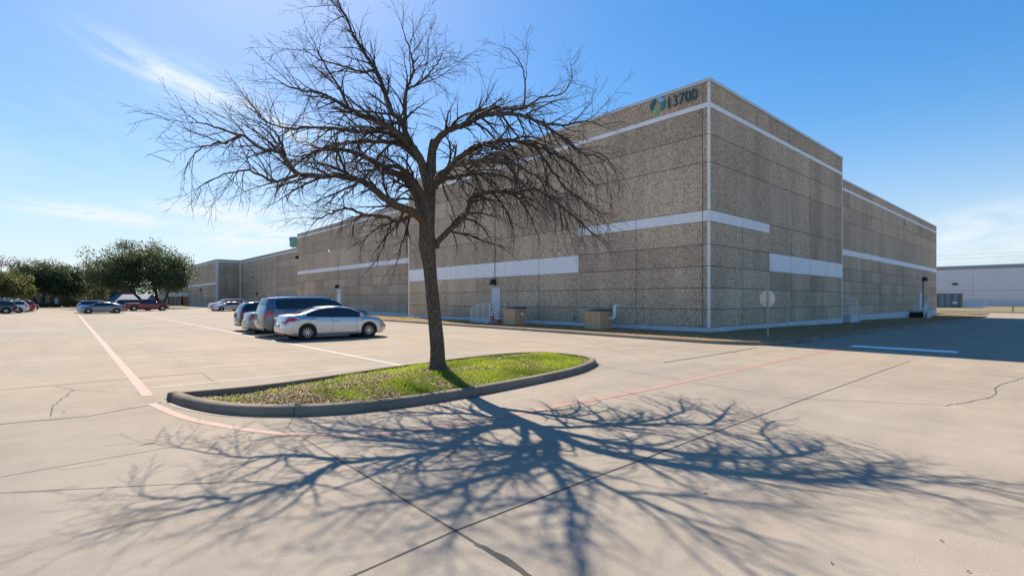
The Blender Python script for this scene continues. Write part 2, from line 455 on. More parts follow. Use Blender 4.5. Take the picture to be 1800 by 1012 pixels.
# joints and cracks
b = MB()
strip_mesh(b, jitter(dense(px((505, 752), (800, 932), (945, 1022)), .25), .006), .022, .003)
strip_mesh(b, jitter(dense(px((610, 1016), (800, 932), (1240, 765), (1600, 634)), .5), .006), .018, .003)
strip_mesh(b, jitter(dense(px((0, 685), (355, 655), (381, 674)), .4), .008), .035, .003)
strip_mesh(b, jitter(dense(px((1165, 637), (1240, 626), (1332, 611)), .3), .02), [.05 + .03 * random.random() for _ in dense(px((1165, 637), (1240, 626), (1332, 611)), .3)], .003)
strip_mesh(b, jitter(dense(px((0, 745), (150, 732), (240, 716), (292, 706)), .15), .012), [.02 + .03 * random.random() for _ in dense(px((0, 745), (150, 732), (240, 716), (292, 706)), .15)], .003)
strip_mesh(b, jitter(dense(px((505, 751), (515, 734)), .15), .004), .02, .003)
strip_mesh(b, jitter(dense(px((835, 955), (880, 978), (945, 1020)), .08), .012), .04, .0034)
props(b.build('pavement_joint', M['tar'], fix=False), kind='structure')
b = MB()
for path in (((0, 838), (445, 760), (505, 750)), ((0, 866), (300, 851), (470, 845)), ((205, 570), (355, 655)), ((0, 607), (55, 573)), ((1500, 805), (1830, 876)),
             ((1370, 699), (1660, 712)), ((1640, 648), (1800, 664)), ((1055, 620), (1240, 604)), ((900, 560), (1160, 640)), ((1060, 645), (1330, 690))):
    strip_mesh(b, jitter(dense(px(*path), .5), .006), .012, .0026)
for y in (21.5, 34.3, 47, 60, 73, 86, 99):
    strip_mesh(b, dense([Vector((-90, y)), Vector((-3.8, y))], 8), .03, .0022)
for x in (-29.4, -37, -46): strip_mesh(b, dense([Vector((x, -20)), Vector((x, 108))], 8), .03, .0022)
for x in (14, 27, 40, 53, 66): strip_mesh(b, dense([Vector((x, -45)), Vector((x, -5))], 8), .025, .0022)
strip_mesh(b, dense([Vector((-2, -14.6)), Vector((95, -14.6))], 8), .025, .0022)
props(b.build('thin_pavement_joint', M['thin_joint'], fix=False), kind='structure')
def crack(path, w, amp):
    pts = dense(px(*path), .07); q = []
    off = 0
    for p in pts:
        off = off * .7 + random.uniform(-amp, amp); q.append(Vector((p.x + off, p.y + random.uniform(-amp, amp) * .6)))
    return q, [w * random.uniform(.3, 1.1) for _ in q]
b = MB()
for path, w, amp in ((((88, 733), (96, 712), (108, 700), (131, 686)), .022, .02), (((131, 686), (102, 679)), .014, .02), (((131, 686), (165, 681), (220, 671)), .008, .02), (((131, 686), (205, 688)), .010, .015),
                     (((1660, 713), (1700, 707), (1738, 699), (1752, 692), (1748, 682), (1762, 675), (1800, 664)), .025, .03),
                     (((228, 690), (262, 692)), .008, .01)):
    q, w = crack(path, w, amp); strip_mesh(b, q, w, .0028)
props(b.build('pavement_crack', M['crack'], fix=False), kind='structure')

# ------------------------------------------------------------------ kerbs
def offset_poly(P, d):
    n = len(P); o = []
    for i in range(n):
        t = (P[(i + 1) % n] - P[i - 1]).normalized(); o.append(P[i] + Vector((-t.y, t.x)) * d)
    return o
def kerb_loop(name, P, closed, prof, m):
    """sweep of a kerb section; prof is a list of (inward offset, height)"""
    b = MB(); n = len(P); rows = []
    for off, h in prof:
        row = []
        for i in range(n):
            if closed: t = (P[(i + 1) % n] - P[i - 1])
            else: t = P[min(i + 1, n - 1)] - P[max(i - 1, 0)]
            t.normalize(); q = P[i] + Vector((-t.y, t.x)) * off
            row.append(b.vert((q.x, q.y, tz(q.x) + h)))
        rows.append(row)
    for r0, r1 in zip(rows, rows[1:]):
        for i in range(n if closed else n - 1):
            j = (i + 1) % n; b.f.append([r0[i], r0[j], r1[j], r1[i]]); b.m.append(0)
    return props(b.build(name, m, smooth=40), kind='structure')
KPROF = [(0, -.03), (.012, .05), (.03, .115), (.06, .14), (.10, .148), (.155, .15), (.17, .14), (.175, -.02)]
def resample(P, step):
    P = [Vector(p) for p in P]; o = [P[0]]; acc = 0
    for p, q in zip(P, P[1:]):
        L = (q - p).length; s = step - acc
        while s <= L: o.append(p.lerp(q, s / L)); s += step
        acc = (acc + L) % step
    return o
isl_front = px((286, 700), (318, 714), (380, 727), (440, 731.5), (510, 732), (600, 728), (700, 717), (775, 706), (850, 693), (950, 673), (1010, 659), (1040, 648), (1050, 638))
isl_back = [gp(u, v, .148).to_2d() for u, v in ((1018, 622.5), (980, 618.5), (930, 617.5), (850, 623), (700, 641), (600, 655), (480, 671.5), (400, 680), (345, 684), (300, 689))]
loop = resample(smooth_path(isl_front + isl_back + [isl_front[0]], 6), .1)
for _ in range(14): loop = [(loop[i - 1] + loop[i] * 2 + loop[(i + 1) % len(loop)]) / 4 for i in range(len(loop))]
ISL = resample(loop + [loop[0]], .12)
if (ISL[-1] - ISL[0]).length < .06: ISL.pop()
area = sum(ISL[i - 1].x * ISL[i].y - ISL[i].x * ISL[i - 1].y for i in range(len(ISL)))
if area < 0: ISL.reverse()
kerb_loop('island_kerb', ISL, True, KPROF, M['kerb'])
def kerb_gaps(name, P, idx):
    b = MB()
    for i in idx:
        t = (P[(i + 1) % len(P)] - P[i - 1]).normalized(); nrm = Vector((-t.y, t.x))
        for (o0, h0), (o1, h1) in zip(KPROF[:-1], KPROF[1:-1]):
            a = P[i] + nrm * o0; c = P[i] + nrm * o1
            n3 = Vector((-nrm.x * (h1 - h0), -nrm.y * (h1 - h0), (o1 - o0))); n3 = n3.normalized() * .0025
            b.face([(a.x - t.x * .006 + n3.x, a.y - t.y * .006 + n3.y, tz(a.x) + h0 + n3.z), (a.x + t.x * .006 + n3.x, a.y + t.y * .006 + n3.y, tz(a.x) + h0 + n3.z),
                    (c.x + t.x * .006 + n3.x, c.y + t.y * .006 + n3.y, tz(c.x) + h1 + n3.z), (c.x - t.x * .006 + n3.x, c.y - t.y * .006 + n3.y, tz(c.x) + h1 + n3.z)])
    props(b.build(name, M['crack'], fix=False), kind='structure')
def nearest(P, q): return min(range(len(P)), key=lambda i: (P[i] - q).length)
kerb_gaps('island_kerb_joint', ISL, [nearest(ISL, p) for p in px((515, 732), (848, 693.5))])

M['gutter'] = line_mat('gutter_dirt', (.12, .098, .075), (.25, .21, .168), .40, .62)
b = MB(); gl_ = [p for p in offset_poly(ISL, -.05)]; strip_mesh(b, gl_ + [gl_[0]], .10, .0045)
props(b.build('gutter_dirt', M['gutter'], fix=False), kind='structure')
# soil of the island: a gentle mound
def inside(P, x, y):
    c = False; j = len(P) - 1
    for i in range(len(P)):
        if (P[i].y > y) != (P[j].y > y) and x < (P[j].x - P[i].x) * (y - P[i].y) / (P[j].y - P[i].y) + P[i].x: c = not c
        j = i
    return c
def edge_dist(P, x, y): return min((Vector((x, y)) - p).length for p in P)
ISL_IN = offset_poly(ISL, .17)
ccen = sum(ISL, Vector((0, 0))) / len(ISL)
def isl_h(x, y):
    d = edge_dist(ISL_IN, x, y)
    s = min(1, max(0, (x + 21.3) / 3.2)); s = s * s * (3 - 2 * s)
    return .03 + .05 * s + (.03 + .11 * s) * min(1, d / 1.3) + .015 * math.sin(x * 3.1) * math.cos(y * 2.7)
bmx = bmesh.new()
ring = [bmx.verts.new((p.x, p.y, .08)) for p in ISL_IN]
f = bmx.faces.new(ring); bmesh.ops.triangulate(bmx, faces=[f])
for _ in range(3): bmesh.ops.subdivide_edges(bmx, edges=[e for e in bmx.edges if e.calc_length() > .35], cuts=1, use_grid_fill=False)
bmesh.ops.triangulate(bmx, faces=bmx.faces)
for v in bmx.verts: v.co.z = isl_h(v.co.x, v.co.y)
me = bpy.data.meshes.new('island_soil'); bmx.to_mesh(me); bmx.free(); me.materials.append(M['soil'])
o = bpy.data.objects.new('island_soil', me); COL.objects.link(o); props(o, kind='structure')

TREE_BASE = gp(770, 651, .2)
def set_tone(o, vals):
    a = o.data.attributes.new('tone', 'FLOAT', 'FACE'); a.data.foreach_set('value', vals)
rnd = random.Random(3)
xs0, xs1 = min(p.x for p in ISL_IN), max(p.x for p in ISL_IN); ys0, ys1 = min(p.y for p in ISL_IN), max(p.y for p in ISL_IN)
from mathutils import noise as mnoise
def nz(x, y, s, o=0): return mnoise.noise(Vector((x * s + o, y * s - o, o)))
gb, gt = MB(), []; lb, lt = MB(), []
n_ok = 0
while n_ok < 52000:
    x, y = rnd.uniform(xs0, xs1), rnd.uniform(ys0, ys1)
    if not inside(ISL_IN, x, y): continue
    n_ok += 1
    s = (x - xs0) / (xs1 - xs0); t = (y - ys0) / (ys1 - ys0)
    bare = .95 * max(0, .42 - s) / .42 + .75 * nz(x, y, .9, 3) + .35 * nz(x, y, 2.6, 9) + .25 * (t - .5)
    d0 = math.hypot(x - TREE_BASE.x, y - TREE_BASE.y)
    bare += .75 * max(0, 1 - d0 / 1.0) + .1
    z = isl_h(x, y) - .01
    a = rnd.uniform(0, math.tau)
    if bare > .30 + rnd.uniform(-.25, .25):
        w = rnd.uniform(.012, .032); c, sn = math.cos(a) * w, math.sin(a) * w; tl = rnd.uniform(-.5, .5) * w
        if rnd.random() < .55:
            z += rnd.uniform(.012, .03)
            lb.face([(x - c, y - sn, z - tl), (x + sn * .5, y - c * .5, z), (x + c, y + sn, z + tl), (x - sn * .5, y + c * .5, z + .008)])
            lt.append(rnd.random()); continue
        if rnd.random() < .55: continue
    h = rnd.uniform(.03, .075) * (1.25 if nz(x, y, 1.7, 5) > .1 else .85); w = rnd.uniform(.0035, .006)
    c, sn = math.cos(a) * w, math.sin(a) * w; lx, ly = rnd.uniform(-.6, .6) * h, rnd.uniform(-.6, .6) * h
    gb.face([(x - c, y - sn, z), (x + c, y + sn, z), (x + c * .7 + lx * .4, y + sn * .7 + ly * .4, z + h * .6), (x + lx, y + ly, z + h)])
    gt.append(min(1, max(0, .5 + .9 * nz(x, y, .8, 1) + rnd.uniform(-.3, .3) + .25 * t)))
o = props(gb.build('island_grass', M['grass'], fix=False), label='short bright green grass growing round the bare tree on the kerbed island', cat='grass', kind='stuff'); set_tone(o, gt)
o = props(lb.build('leaf_litter', M['litter'], fix=False), label='brown dead leaf litter on the left end of the kerbed island', cat='leaf litter', kind='stuff'); set_tone(o, lt)

# strip of turf and kerb round the building
KL = [(-3.3, 78), (-3.5, 50), (-3.7, 30), (-3.9, 12), (-4.15, 0), (-4.2, -1.6), (-4.1, -2.7), (-3.6, -3.7), (-2.6, -4.25), (-.8, -4.42), (4, -4.35), (12, -4.2), (24, -4.1), (45, -3.6), (66, -3.3), (74, -3.0), (79, -1.4), (80.5, 2), (80.5, 40)]
KS = resample(smooth_path([Vector(p) for p in KL], 10), .4)
kerb_loop('building_kerb', KS, False, KPROF, M['kerb'])
kerb_gaps('building_kerb_joint', KS, list(range(8, len(KS) - 8, 15)))
inner = []
for i, p in enumerate(KS):
    t = (KS[min(i + 1, len(KS) - 1)] - KS[max(i - 1, 0)]).normalized(); inner.append(p + Vector((-t.y, t.x)) * .17)
b = MB()
def wall_pt(p):
    """nearest point under the building"""
    if p.y > 44.5 and p.x < 5: return Vector((4.2, p.y))
    if p.x < .6 and p.y > .6: return Vector((.6, p.y))
    if p.x < .6 and p.y <= .6: return Vector((.6, .6))
    if p.x < 19.5: return Vector((p.x, .6))
    return Vector((p.x, 2.2))
prev = None
for p in inner:
    w = wall_pt(p); row = []
    for j in range(6):
        q = p.lerp(w, j / 5); row.append((q.x, q.y, tz(q.x) + .125 + .03 * (j > 0) + .02 * nz(q.x, q.y, .6, 2) * (0 < j < 5)))
    if prev:
        for j in range(5): b.face([prev[j], row[j], row[j + 1], prev[j + 1]])
    prev = row
props(b.build('building_turf', M['strip'], smooth=60), kind='structure')
gb, gt, db, dt = MB(), [], MB(), []
rnd = random.Random(5); n = 0
while n < 26000:
    p = rnd.choice(inner); w = wall_pt(p); s = rnd.random(); q = p.lerp(w, s)
    x, y = q.x + rnd.uniform(-.4, .4), q.y + rnd.uniform(-.4, .4)
    if x > -3.3 and y > -3.5 and x > (-.03 if y < 44 else 3.1) and y > (-.03 if x < 19.5 else 1.5): continue
    if p.x > 75: continue
    if x < KS[0].x - .3 and False: continue
    if edge_dist(inner[max(0, inner.index(p) - 3):inner.index(p) + 4], x, y) < .05 or s < .06: continue
    n += 1
    green = (y > 16 and .25 < s and nz(x, y, .35, 4) > -.05) or (x > 3 and s > .72 and nz(x, y, .5, 8) > -.15)
    h = rnd.uniform(.03, .09) * (1.3 if green else .8); wd = rnd.uniform(.008, .016); a = rnd.uniform(0, math.tau)
    c, sn = math.cos(a) * wd, math.sin(a) * wd; lx, ly = rnd.uniform(-.7, .7) * h, rnd.uniform(-.7, .7) * h; z = tz(x) + .135
    tgt, tt = (gb, gt) if green and rnd.random() < .75 else (db, dt)
    tgt.face([(x - c, y - sn, z), (x + c, y + sn, z), (x + c * .5 + lx, y + sn * .5 + ly, z + h), (x - c * .5 + lx, y - sn * .5 + ly, z + h)]); tt.append(rnd.random())
o = props(gb.build('wall_side_grass', M['grass'], fix=False), label='patchy green grass in the strip along the foot of the brown building', cat='grass', kind='stuff'); set_tone(o, gt)
o = props(db.build('dry_grass', M['dry'], fix=False), label='dry straw coloured grass in the strip between kerb and brown building', cat='grass', kind='stuff'); set_tone(o, dt)

# ------------------------------------------------------------------ the big building
XS3, XS4, XS5 = 3.2, 9.95, 4.5
YW = 1.54
Y1 = on_x(1017, 0)[0]; Y2 = on_x(718, 0)[0]; Y3 = on_x(522.5, XS3)[0]; Y4 = on_x(423, XS4)[0]; Y5 = on_x(330.5, XS5)[0]
X1 = on_y(1481, 0)[0]; XW = on_y(1646, YW)[0]
H1, H3, HWG = 12.39, 11.72, 11.98
ZJ = [.39, 1.26, 2.31, 3.36, 4.41, 5.53, 6.05, 8.385, 9.72, 11.01, 11.26]
bld = empty('warehouse', (0, 0, 0), label='long brown exposed aggregate concrete warehouse with white bands, filling the right half', cat='building')
G = .016
wallrnd = random.Random(11)
def facade(axis, plane, c0, c1, H, fine, coarse, band, light=()):
    """fine/coarse: positions of vertical joints below / above 6.05; band: list of (c0, c1, z0, z1) white panels"""
    agg, tone, wht, slt = MB(), [], {}, MB()
    def P(c, z, d): return (plane + d, c, z) if axis == 'y' else (c, plane + d, z)
    def cell(mb, a0, a1, z0, z1, d):
        e = .006
        q = [(a0, z0), (a1, z0), (a1, z1), (a0, z1)]
        fr = [P(a0 + e, z0 + e, d), P(a1 - e, z0 + e, d), P(a1 - e, z1 - e, d), P(a0 + e, z1 - e, d)]
        bk = [P(c, z, d + e) for c, z in q]; dp = [P(c, z, .013) for c, z in q]
        mb.face(fr)
        for i in range(4):
            j = (i + 1) % 4
            mb.face([bk[i], bk[j], fr[j], fr[i]]); mb.face([dp[i], dp[j], bk[j], bk[i]])
        return 9
    zs = ZJ[:-1] + [ZJ[-1], H - .16]
    fine = sorted([c0, c1] + list(fine)); coarse = sorted([c0, c1] + list(coarse))
    def is_band(a, z):
        return any(b0 - .01 <= a <= b1 + .01 and z0 - .01 <= z <= z1 + .01 for b0, b1, z0, z1 in band)
    rows = list(zip(zs, zs[1:]))
    for z0, z1 in rows:
        vs = coarse if z0 >= 6.04 else fine
        segs = list(zip(vs, vs[1:]))
        for a0, a1 in segs:
            am, zm = (a0 + a1) / 2, (z0 + z1) / 2
            top = abs(z0 - 11.01) < .01
            if top or is_band(am, zm):
                cell(wht.setdefault((top, round(next((b_[0] for b_ in band if not top and b_[0] - .01 <= am <= b_[1] + .01 and b_[2] < zm < b_[3]), 0), 1)), MB()), a0 + ((G if axis == 'y' else .028) if not top else 0), a1 - ((G if axis == 'y' else .028) if not top else 0), z0 + .004, z1 - .004, -.006)
            else:
                # the thin joint at 5.53 exists only where a band runs
                if abs(z1 - 5.53) < .01 and not is_band(am, 5.8):
                    z1b = 6.05
                elif abs(z0 - 5.53) < .01: continue
                else: z1b = z1
                n = cell(agg, a0 + (G if axis == 'y' else .026), a1 - (G if axis == 'y' else .026), z0 + G, z1b - G, 0)
                tone += [wallrnd.random()] * n
    o = agg.build('wall', M['agg'], bld); set_tone(o, tone)
    for w_ in wht.values(): w_.build('white_band', M['white'], bld)
    # light sealed joints
    for c in light:
        a = P(c - .018, .39, -.004); d = P(c + .018, H - .16, .03)
        slt.box(min(a[0], d[0]), max(a[0], d[0]), min(a[1], d[1]), max(a[1], d[1]), .39, 10.99)
    if light: slt.split('panel_seal', M['seal'], bld)
    # coping and plinth
    cp = MB(); a = P(c0, 0, -.05); d = P(c1, 0, .34)
    cp.box(min(a[0], d[0]), max(a[0], d[0]), min(a[1], d[1]), max(a[1], d[1]), H - .158, H)
    cp.build('coping', M['coping'], bld)
    pl = MB(); vs = fine[::2] + ([fine[-1]] if len(fine) % 2 == 0 else [])
    for a0, a1 in zip(vs, vs[1:]):
        a = P(a0 + .006, 0, -.02); d = P(a1 - .006, 0, .034)
        pl.box(min(a[0], d[0]), max(a[0], d[0]), min(a[1], d[1]), max(a[1], d[1]), -.9, .385)
    pl.build('plinth', M['plinth'], bld)
L1f = [on_x(u, 0)[0] for u in (1235, 1118)]
facade('y', 0, .10, Y1, H1, L1f, [L1f[0]], [(.1, Y1, 5.53, 6.05)])
L2f = [on_x(u, 0)[0] for u in (947, 888.4, 837, 793)]
facade('y', 0, Y1, Y2, H1, L2f, [L2f[1], L2f[3]], [(Y1, Y2, 3.36, 4.41)], light=[Y1, L2f[1], L2f[3]])
L3f = [on_x(u, XS3)[0] for u in (682, 655.3, 631.7, 610, 588.3, 569.6, 552.8, 537)]
facade('y', XS3, Y2, Y3, H3, L3f, [L3f[0], L3f[2], L3f[6]], [(Y2, Y3, 5.53, 6.05)])
L4f = [on_x(u, XS4)[0] for u in (503, 485, 468, 452, 437)]
facade('y', XS4, Y3, Y4, H3, [L4f[1], L4f[3]], [L4f[1]], [], light=[L4f[1]])
facade('x', Y4, XS5, XS4, H3, [], [], [])
L5f = [on_x(u, XS5)[0] for u in (366, 354, 339)]
facade('y', XS5, Y4, Y5, H3, L5f, [L5f[1], L5f[2]], [(Y4, Y5, 5.53, 6.05)])
R1f = [on_y(u, 0)[0] for u in (1305.5, 1352.7, 1391, 1424, 1454.4)]
facade('x', 0, .10, X1, H1, R1f, [R1f[1], R1f[3]], [(.1, R1f[1], 5.53, 6.05), (R1f[1], X1, 3.36, 4.41)], light=[R1f[1]])
RWf = [on_y(u, YW)[0] for u in (1494.5, 1514.6, 1532.4, 1548.7, 1562.6, 1576.9, 1588.7, 1601, 1612, 1630.8)]
facade('x', YW, X1, XW, HWG, RWf, [RWf[0], RWf[2], RWf[8]], [(X1, XW, 5.53, 6.05)], light=[RWf[0]])
# solid mass behind the panels
b = MB()
b.box(.0125, X1 - .02, .075, Y2 - .02, -.9, H1 - .5)
b.box(.075, X1 - .025, .0125, .074, -.9, H1 - .5)
b.box(X1 - .02, XW, YW + .0125, 60, -.9, HWG - .5)
b.box(XS3 + .0125, 70, Y2 - .02, Y3, -.9, H3 - .5)
b.box(XS4 + .0125, 70, Y3, Y4, -.9, H3 - .5)
b.box(XS5 + .0125, 70, Y4 + .0125, Y5, -.9, H3 - .5)
b.build('backing_wall', M['joint'], bld)
b = MB()          # parapets, so that the walls keep their height, and the hidden end walls
b.box(.034, .33, .33, Y2, H1 - .5, H1 - .16); b.box(.034, X1 - .02, .034, .33, H1 - .5, H1 - .16)
b.box(X1 - .3, X1 - .02, .33, 30, H1 - .5, H1 - .16); b.box(.33, X1 - .3, Y2 - .3, Y2, H1 - .5, H1 - .16)
b.box(X1 - .02, XW, YW + .034, YW + .33, HWG - .5, HWG - .16)
b.box(XW - .3, XW, YW + .33, 40, HWG - .5, HWG - .16)
b.box(XS3 + .034, XS3 + .33, Y2, Y3, H3 - .5, H3 - .16)
b.box(XS4 + .034, XS4 + .33, Y3, Y4, H3 - .5, H3 - .16)
b.box(XS5 + .034, XS4, Y4 + .034, Y4 + .33, H3 - .5, H3 - .16)
b.box(XS5 + .034, XS5 + .33, Y4 + .33, Y5, H3 - .5, H3 - .16)
b.split('parapet', M['roof'], bld)
b = MB(); b.box(X1 - .02, X1 + .005, .0, YW, -.9, H1 - .16); b.split('end_wall', M['white'], bld)
b = MB(); b.box(X1 - .3, X1 + .03, .34, 30, H1 - .158, H1); b.box(.34, X1 - .3, Y2 - .3, Y2 + .03, H1 - .158, H1); b.build('coping', M['coping'], bld)
# white corner strips
b = MB(); c = .105
for z0, z1 in ((.39, 1.25), (1.27, 2.30), (2.32, 3.35), (3.37, 4.40), (4.42, 5.52), (5.54, 6.04), (6.06, 8.375), (8.395, 9.71), (9.73, H1 - .16)):
    b.prism([(-.004, c), (-.004, c - .012), (c - .012, -.004), (c, -.004), (c, .03), (.03, c)], z0, z1)
b.box(X1 - .11, X1 - .001, -.01, -.001, .39, H1 - .16)
b.box(XW - .12, XW + .02, YW - .012, YW - .001, .39, HWG - .16)
b.box(XS5 - .012, XS5 - .001, Y4 - .012, Y4 + .30, .39, H3 - .16); b.box(XS5, XS5 + .5, Y4 - .012, Y4 - .001, .39, H3 - .16)
b.box(XS4 - .25, XS4 - .012, Y4 - .25, Y4 - .012, .39, H3 - .4)
b.box(-.012, -.001, Y2 - .14, Y2, .39, 10.99)
b.split('white_corner_trim', M['white'], bld)
b = MB(); b.prism([(-.02, .099), (-.02, .06), (.06, -.02), (.099, -.02), (.099, .03), (.03, .099)], -.9, .385); b.build('plinth', M['plinth'], bld)
b = MB(); b.prism([(-.05, .099), (-.05, -.05), (.099, -.05), (.099, .34), (.34, .34), (.34, .099)], H1 - .158, H1); b.build('coping', M['coping'], bld)

# wall sign: four leaf shapes and the number
def wall_plate(name, poly, m, parent, t=.05):
    """a flat raised shape on the left facade; poly holds (along the wall to the right, up)"""
    b = MB(); n = len(poly)
    fr = [(-.02 - t, -s, z) for s, z in poly]; bk = [(-.006, -s, z) for s, z in poly]
    b.face(fr); b.face(bk[::-1])
    for i in range(n):
        j = (i + 1) % n; b.face([bk[i], bk[j], fr[j], fr[i]])
    return b.build(name, m, parent)
LCY, LD = on_x(1156.5, 0); LCZ = zat(187, LD); LR = .43
lg = empty('leaf_circle_logo'); lg.parent = bld; lg.location = (0, LCY, LCZ)
def arc_piece(a0, a1, r_in, r_out, pinch0, pinch1, n=14):
    o, i_ = [], []
    for k in range(n + 1):
        t = k / n; a = R(a0 + (a1 - a0) * t); s = min(1, (t / .35) ** .7 if pinch0 else 1) * min(1, ((1 - t) / .35) ** .7 if pinch1 else 1)
        mid = (r_in + r_out) / 2; hw = (r_out - r_in) / 2 * max(.05, s)
        o.append(((mid + hw) * math.cos(a), (mid + hw) * math.sin(a))); i_.append(((mid - hw) * math.cos(a), (mid - hw) * math.sin(a)))
    return o + i_[::-1]
wall_plate('logo_leaf', [(x * LR, z * LR) for x, z in arc_piece(205, 108, .52, 1.05, True, False)], M['teal_d'], lg)
wall_plate('logo_leaf', [(x * LR, z * LR) for x, z in arc_piece(100, 25, .55, 1.05, True, False)], M['sky_sign'], lg)
wall_plate('logo_leaf', [(x * LR, z * LR) for x, z in arc_piece(20, -58, .50, 1.02, False, True)], M['teal'], lg)
wall_plate('logo_leaf', [(x * LR, z * LR) for x, z in ((-.62, -.62), (-.50, -.42), (-.28, -.36), (-.10, -.46), (-.02, -.66), (-.04, -.92), (-.12, -1.06), (-.22, -.86), (-.40, -.74))], M['green_sign'], lg)
fc = bpy.data.curves.new('street_number', 'FONT'); fc.body = '13700'; fc.size = 1.0; fc.extrude = .05; fc.offset = -.012; fc.align_x = 'CENTER'
tmp = bpy.data.objects.new('tmp_number', fc); COL.objects.link(tmp)
bpy.context.view_layer.update()
me = bpy.data.meshes.new_from_object(tmp.evaluated_get(bpy.context.evaluated_depsgraph_get())); bpy.data.objects.remove(tmp)
NA = on_x(1174.5, 0)[0]; NB = on_x(1224.5, 0)[0]
w0 = max(v.co.x for v in me.vertices) - min(v.co.x for v in me.vertices); h0 = max(v.co.y for v in me.vertices)
nc, nd = on_x(1199.5, 0)
ztop, zbot = zat(163, nd), zat(186.5, nd)
sx, sy = (NA - NB) / w0, .56 / h0
me.transform(Matrix.Diagonal((sx, sy, 1, 1)))
num = bpy.data.objects.new('street_number', me); COL.objects.link(num); num.parent = bld
me.materials.clear(); me.materials.append(M['teal_d'])
num.rotation_euler = (R(90), 0, R(-90)); num.location = (-.06, (NA + NB) / 2, (ztop + zbot) / 2 - .25)

# doors, lamps, conduits, cameras
def wall_door(axis, plane, c0, c1, z0, z1, m=None, handle_hi=True):
    f = MB(); t = .06
    def bx(mb, a0, a1, za, zb, d0, d1):
        if axis == 'y': mb.box(plane + d0, plane + d1, a0, a1, za, zb)
        else: mb.box(a0, a1, plane + d0, plane + d1, za, zb)
    d = MB(); bx(d, c0 + t, c1 - t, z0 + .01, z1 - t, -.022, -.002); o = d.build('door', m or M['door'], bld)
    bx(f, c0, c0 + t - .004, z0, z1, -.035, -.002); bx(f, c1 - t + .004, c1, z0, z1, -.035, -.002); bx(f, c0 + t - .004, c1 - t + .004, z1 - t + .004, z1, -.035, -.002)
    f.build('frame', M['galv'], o)
    k = MB(); ch = c1 - t - .1 if handle_hi else c0 + t + .1
    bx(k, ch - .05, ch + .05, z0 + 1.02, z0 + 1.05, -.075, -.03); bx(k, ch - .02, ch + .02, z0 + .96, z0 + 1.10, -.035, -.0215)
    k.build('handle', M['galv'], o); return o
def wall_lamp(axis, plane, c, z, s=1.0):
    b = MB()
    if axis == 'y':
        b.box(plane - .10 * s, plane - .002, c - .10 * s, c + .10 * s, z - .02, z + .28 * s)
        b.tube([(plane - .16 * s, c, z + .30 * s), (plane - .20 * s, c, z + .2 * s), (plane - .22 * s, c, z - .06 * s)], [.07 * s, .15 * s, .20 * s], 12)
    else:
        b.box(c - .10 * s, c + .10 * s, plane - .10 * s, plane - .002, z - .02, z + .28 * s)
        b.tube([(c, plane - .16 * s, z + .30 * s), (c, plane - .20 * s, z + .2 * s), (c, plane - .22 * s, z - .06 * s)], [.07 * s, .15 * s, .20 * s], 12)
    o = b.build('wall_lamp', M['black'], bld, smooth=50)
    g = MB()
    if axis == 'y': g.lathe([(0, z - .075 * s), (.13 * s, z - .075 * s), (.15 * s, z - .055 * s)], 12, 'z', (plane - .22 * s, c, 0))
    else: g.lathe([(0, z - .075 * s), (.13 * s, z - .075 * s), (.15 * s, z - .055 * s)], 12, 'z', (c, plane - .22 * s, 0))
    g.build('lens', M['pvc'], o)
def conduit(axis, plane, c, z0, z1, r=.022):
    b = MB(); p = (plane - r - .012)
    b.tube([(p, c, z0), (p, c, z1)] if axis == 'y' else [(c, p, z0), (c, p, z1)], r, 8)
    b.build('conduit', M['conduit'], bld, smooth=50)
def sec_camera(axis, plane, c, z, m, arm=.55):
    b = MB()
    b.tube([(plane - .02, c, z), (plane - .12, c, z), (plane - arm * .8, c + .12, z + .12), (plane - arm, c + .2, z + .38)], .03, 8)
    b.tube([(plane - arm + .1, c + .12, z + .42), (plane - arm - .32, c + .36, z + .36)], [.11, .13], 10)
    b.build('security_camera', m, bld, smooth=50)
D0, D1 = on_x(880.5, 0)[0], on_x(863.5, 0)[0]
wall_door('y', 0, D0, D1, .36, 2.66)
cL = on_x(870, 0)[0]; wall_lamp('y', 0, cL, 2.86, 1.15); conduit('y', 0, cL - .02, 3.2, 9.0); sec_camera('y', 0, cL - .02, 9.0, M['pvc'], .5)
a0, dd = on_x(600, XS3); a1, _ = on_x(592.5, XS3)
wall_door('y', XS3, a0, a1, .3, 2.55, M['white'])
b = MB(); b.box(XS3 - .03, XS3 - .003, a0, a1, 2.56, 3.2); b.build('transom_panel', M['door'], bld)
cL = on_x(594.5, XS3)[0]; wall_lamp('y', XS3, cL, 3.3, 1.2); conduit('y', XS3, cL, 3.6, 7.55); sec_camera('y', XS3, cL, 7.55, M['pvc'], .8)
cL = on_x(453.3, XS4)[0]; conduit('y', XS4, cL, .4, 6.4, .03); sec_camera('y', XS4, cL, 6.5, M['black'], .9); wall_lamp('y', XS4, cL, 3.0, 1.2)
wall_lamp('y', XS4, on_x(465, XS4)[0], 2.6, .8)
cL = on_x(354.3, XS5)[0]; conduit('y', XS5, cL, 2.5, 4.3, .03); wall_lamp('y', XS5, cL, 4.4, 1.3)
wall_lamp('y', XS3, Y3 - .4, 8.0, 1.2)
c0w, dw = on_y(1617.5, YW); c1w, _ = on_y(1620.8, YW)
wall_door('x', YW, c0w - .6, c1w, .1, 2.7, M['door'])
conduit('x', YW, on_y(1621.5, YW)[0], -.2, 4.2, .06); wall_lamp('x', YW, on_y(1621.5, YW)[0], 4.2, 1.4)
b = MB(); cs = on_y(1590.5, YW)[0]; b.tube([(cs, YW - .1, 11.0), (cs, YW - .12, 10.4), (cs, YW - .18, 10.25)], .11, 8); b.build('roof_spout', M['pvc'], bld, smooth=50)
conduit('y', 0, on_x(1010, 0)[0], .4, .8)

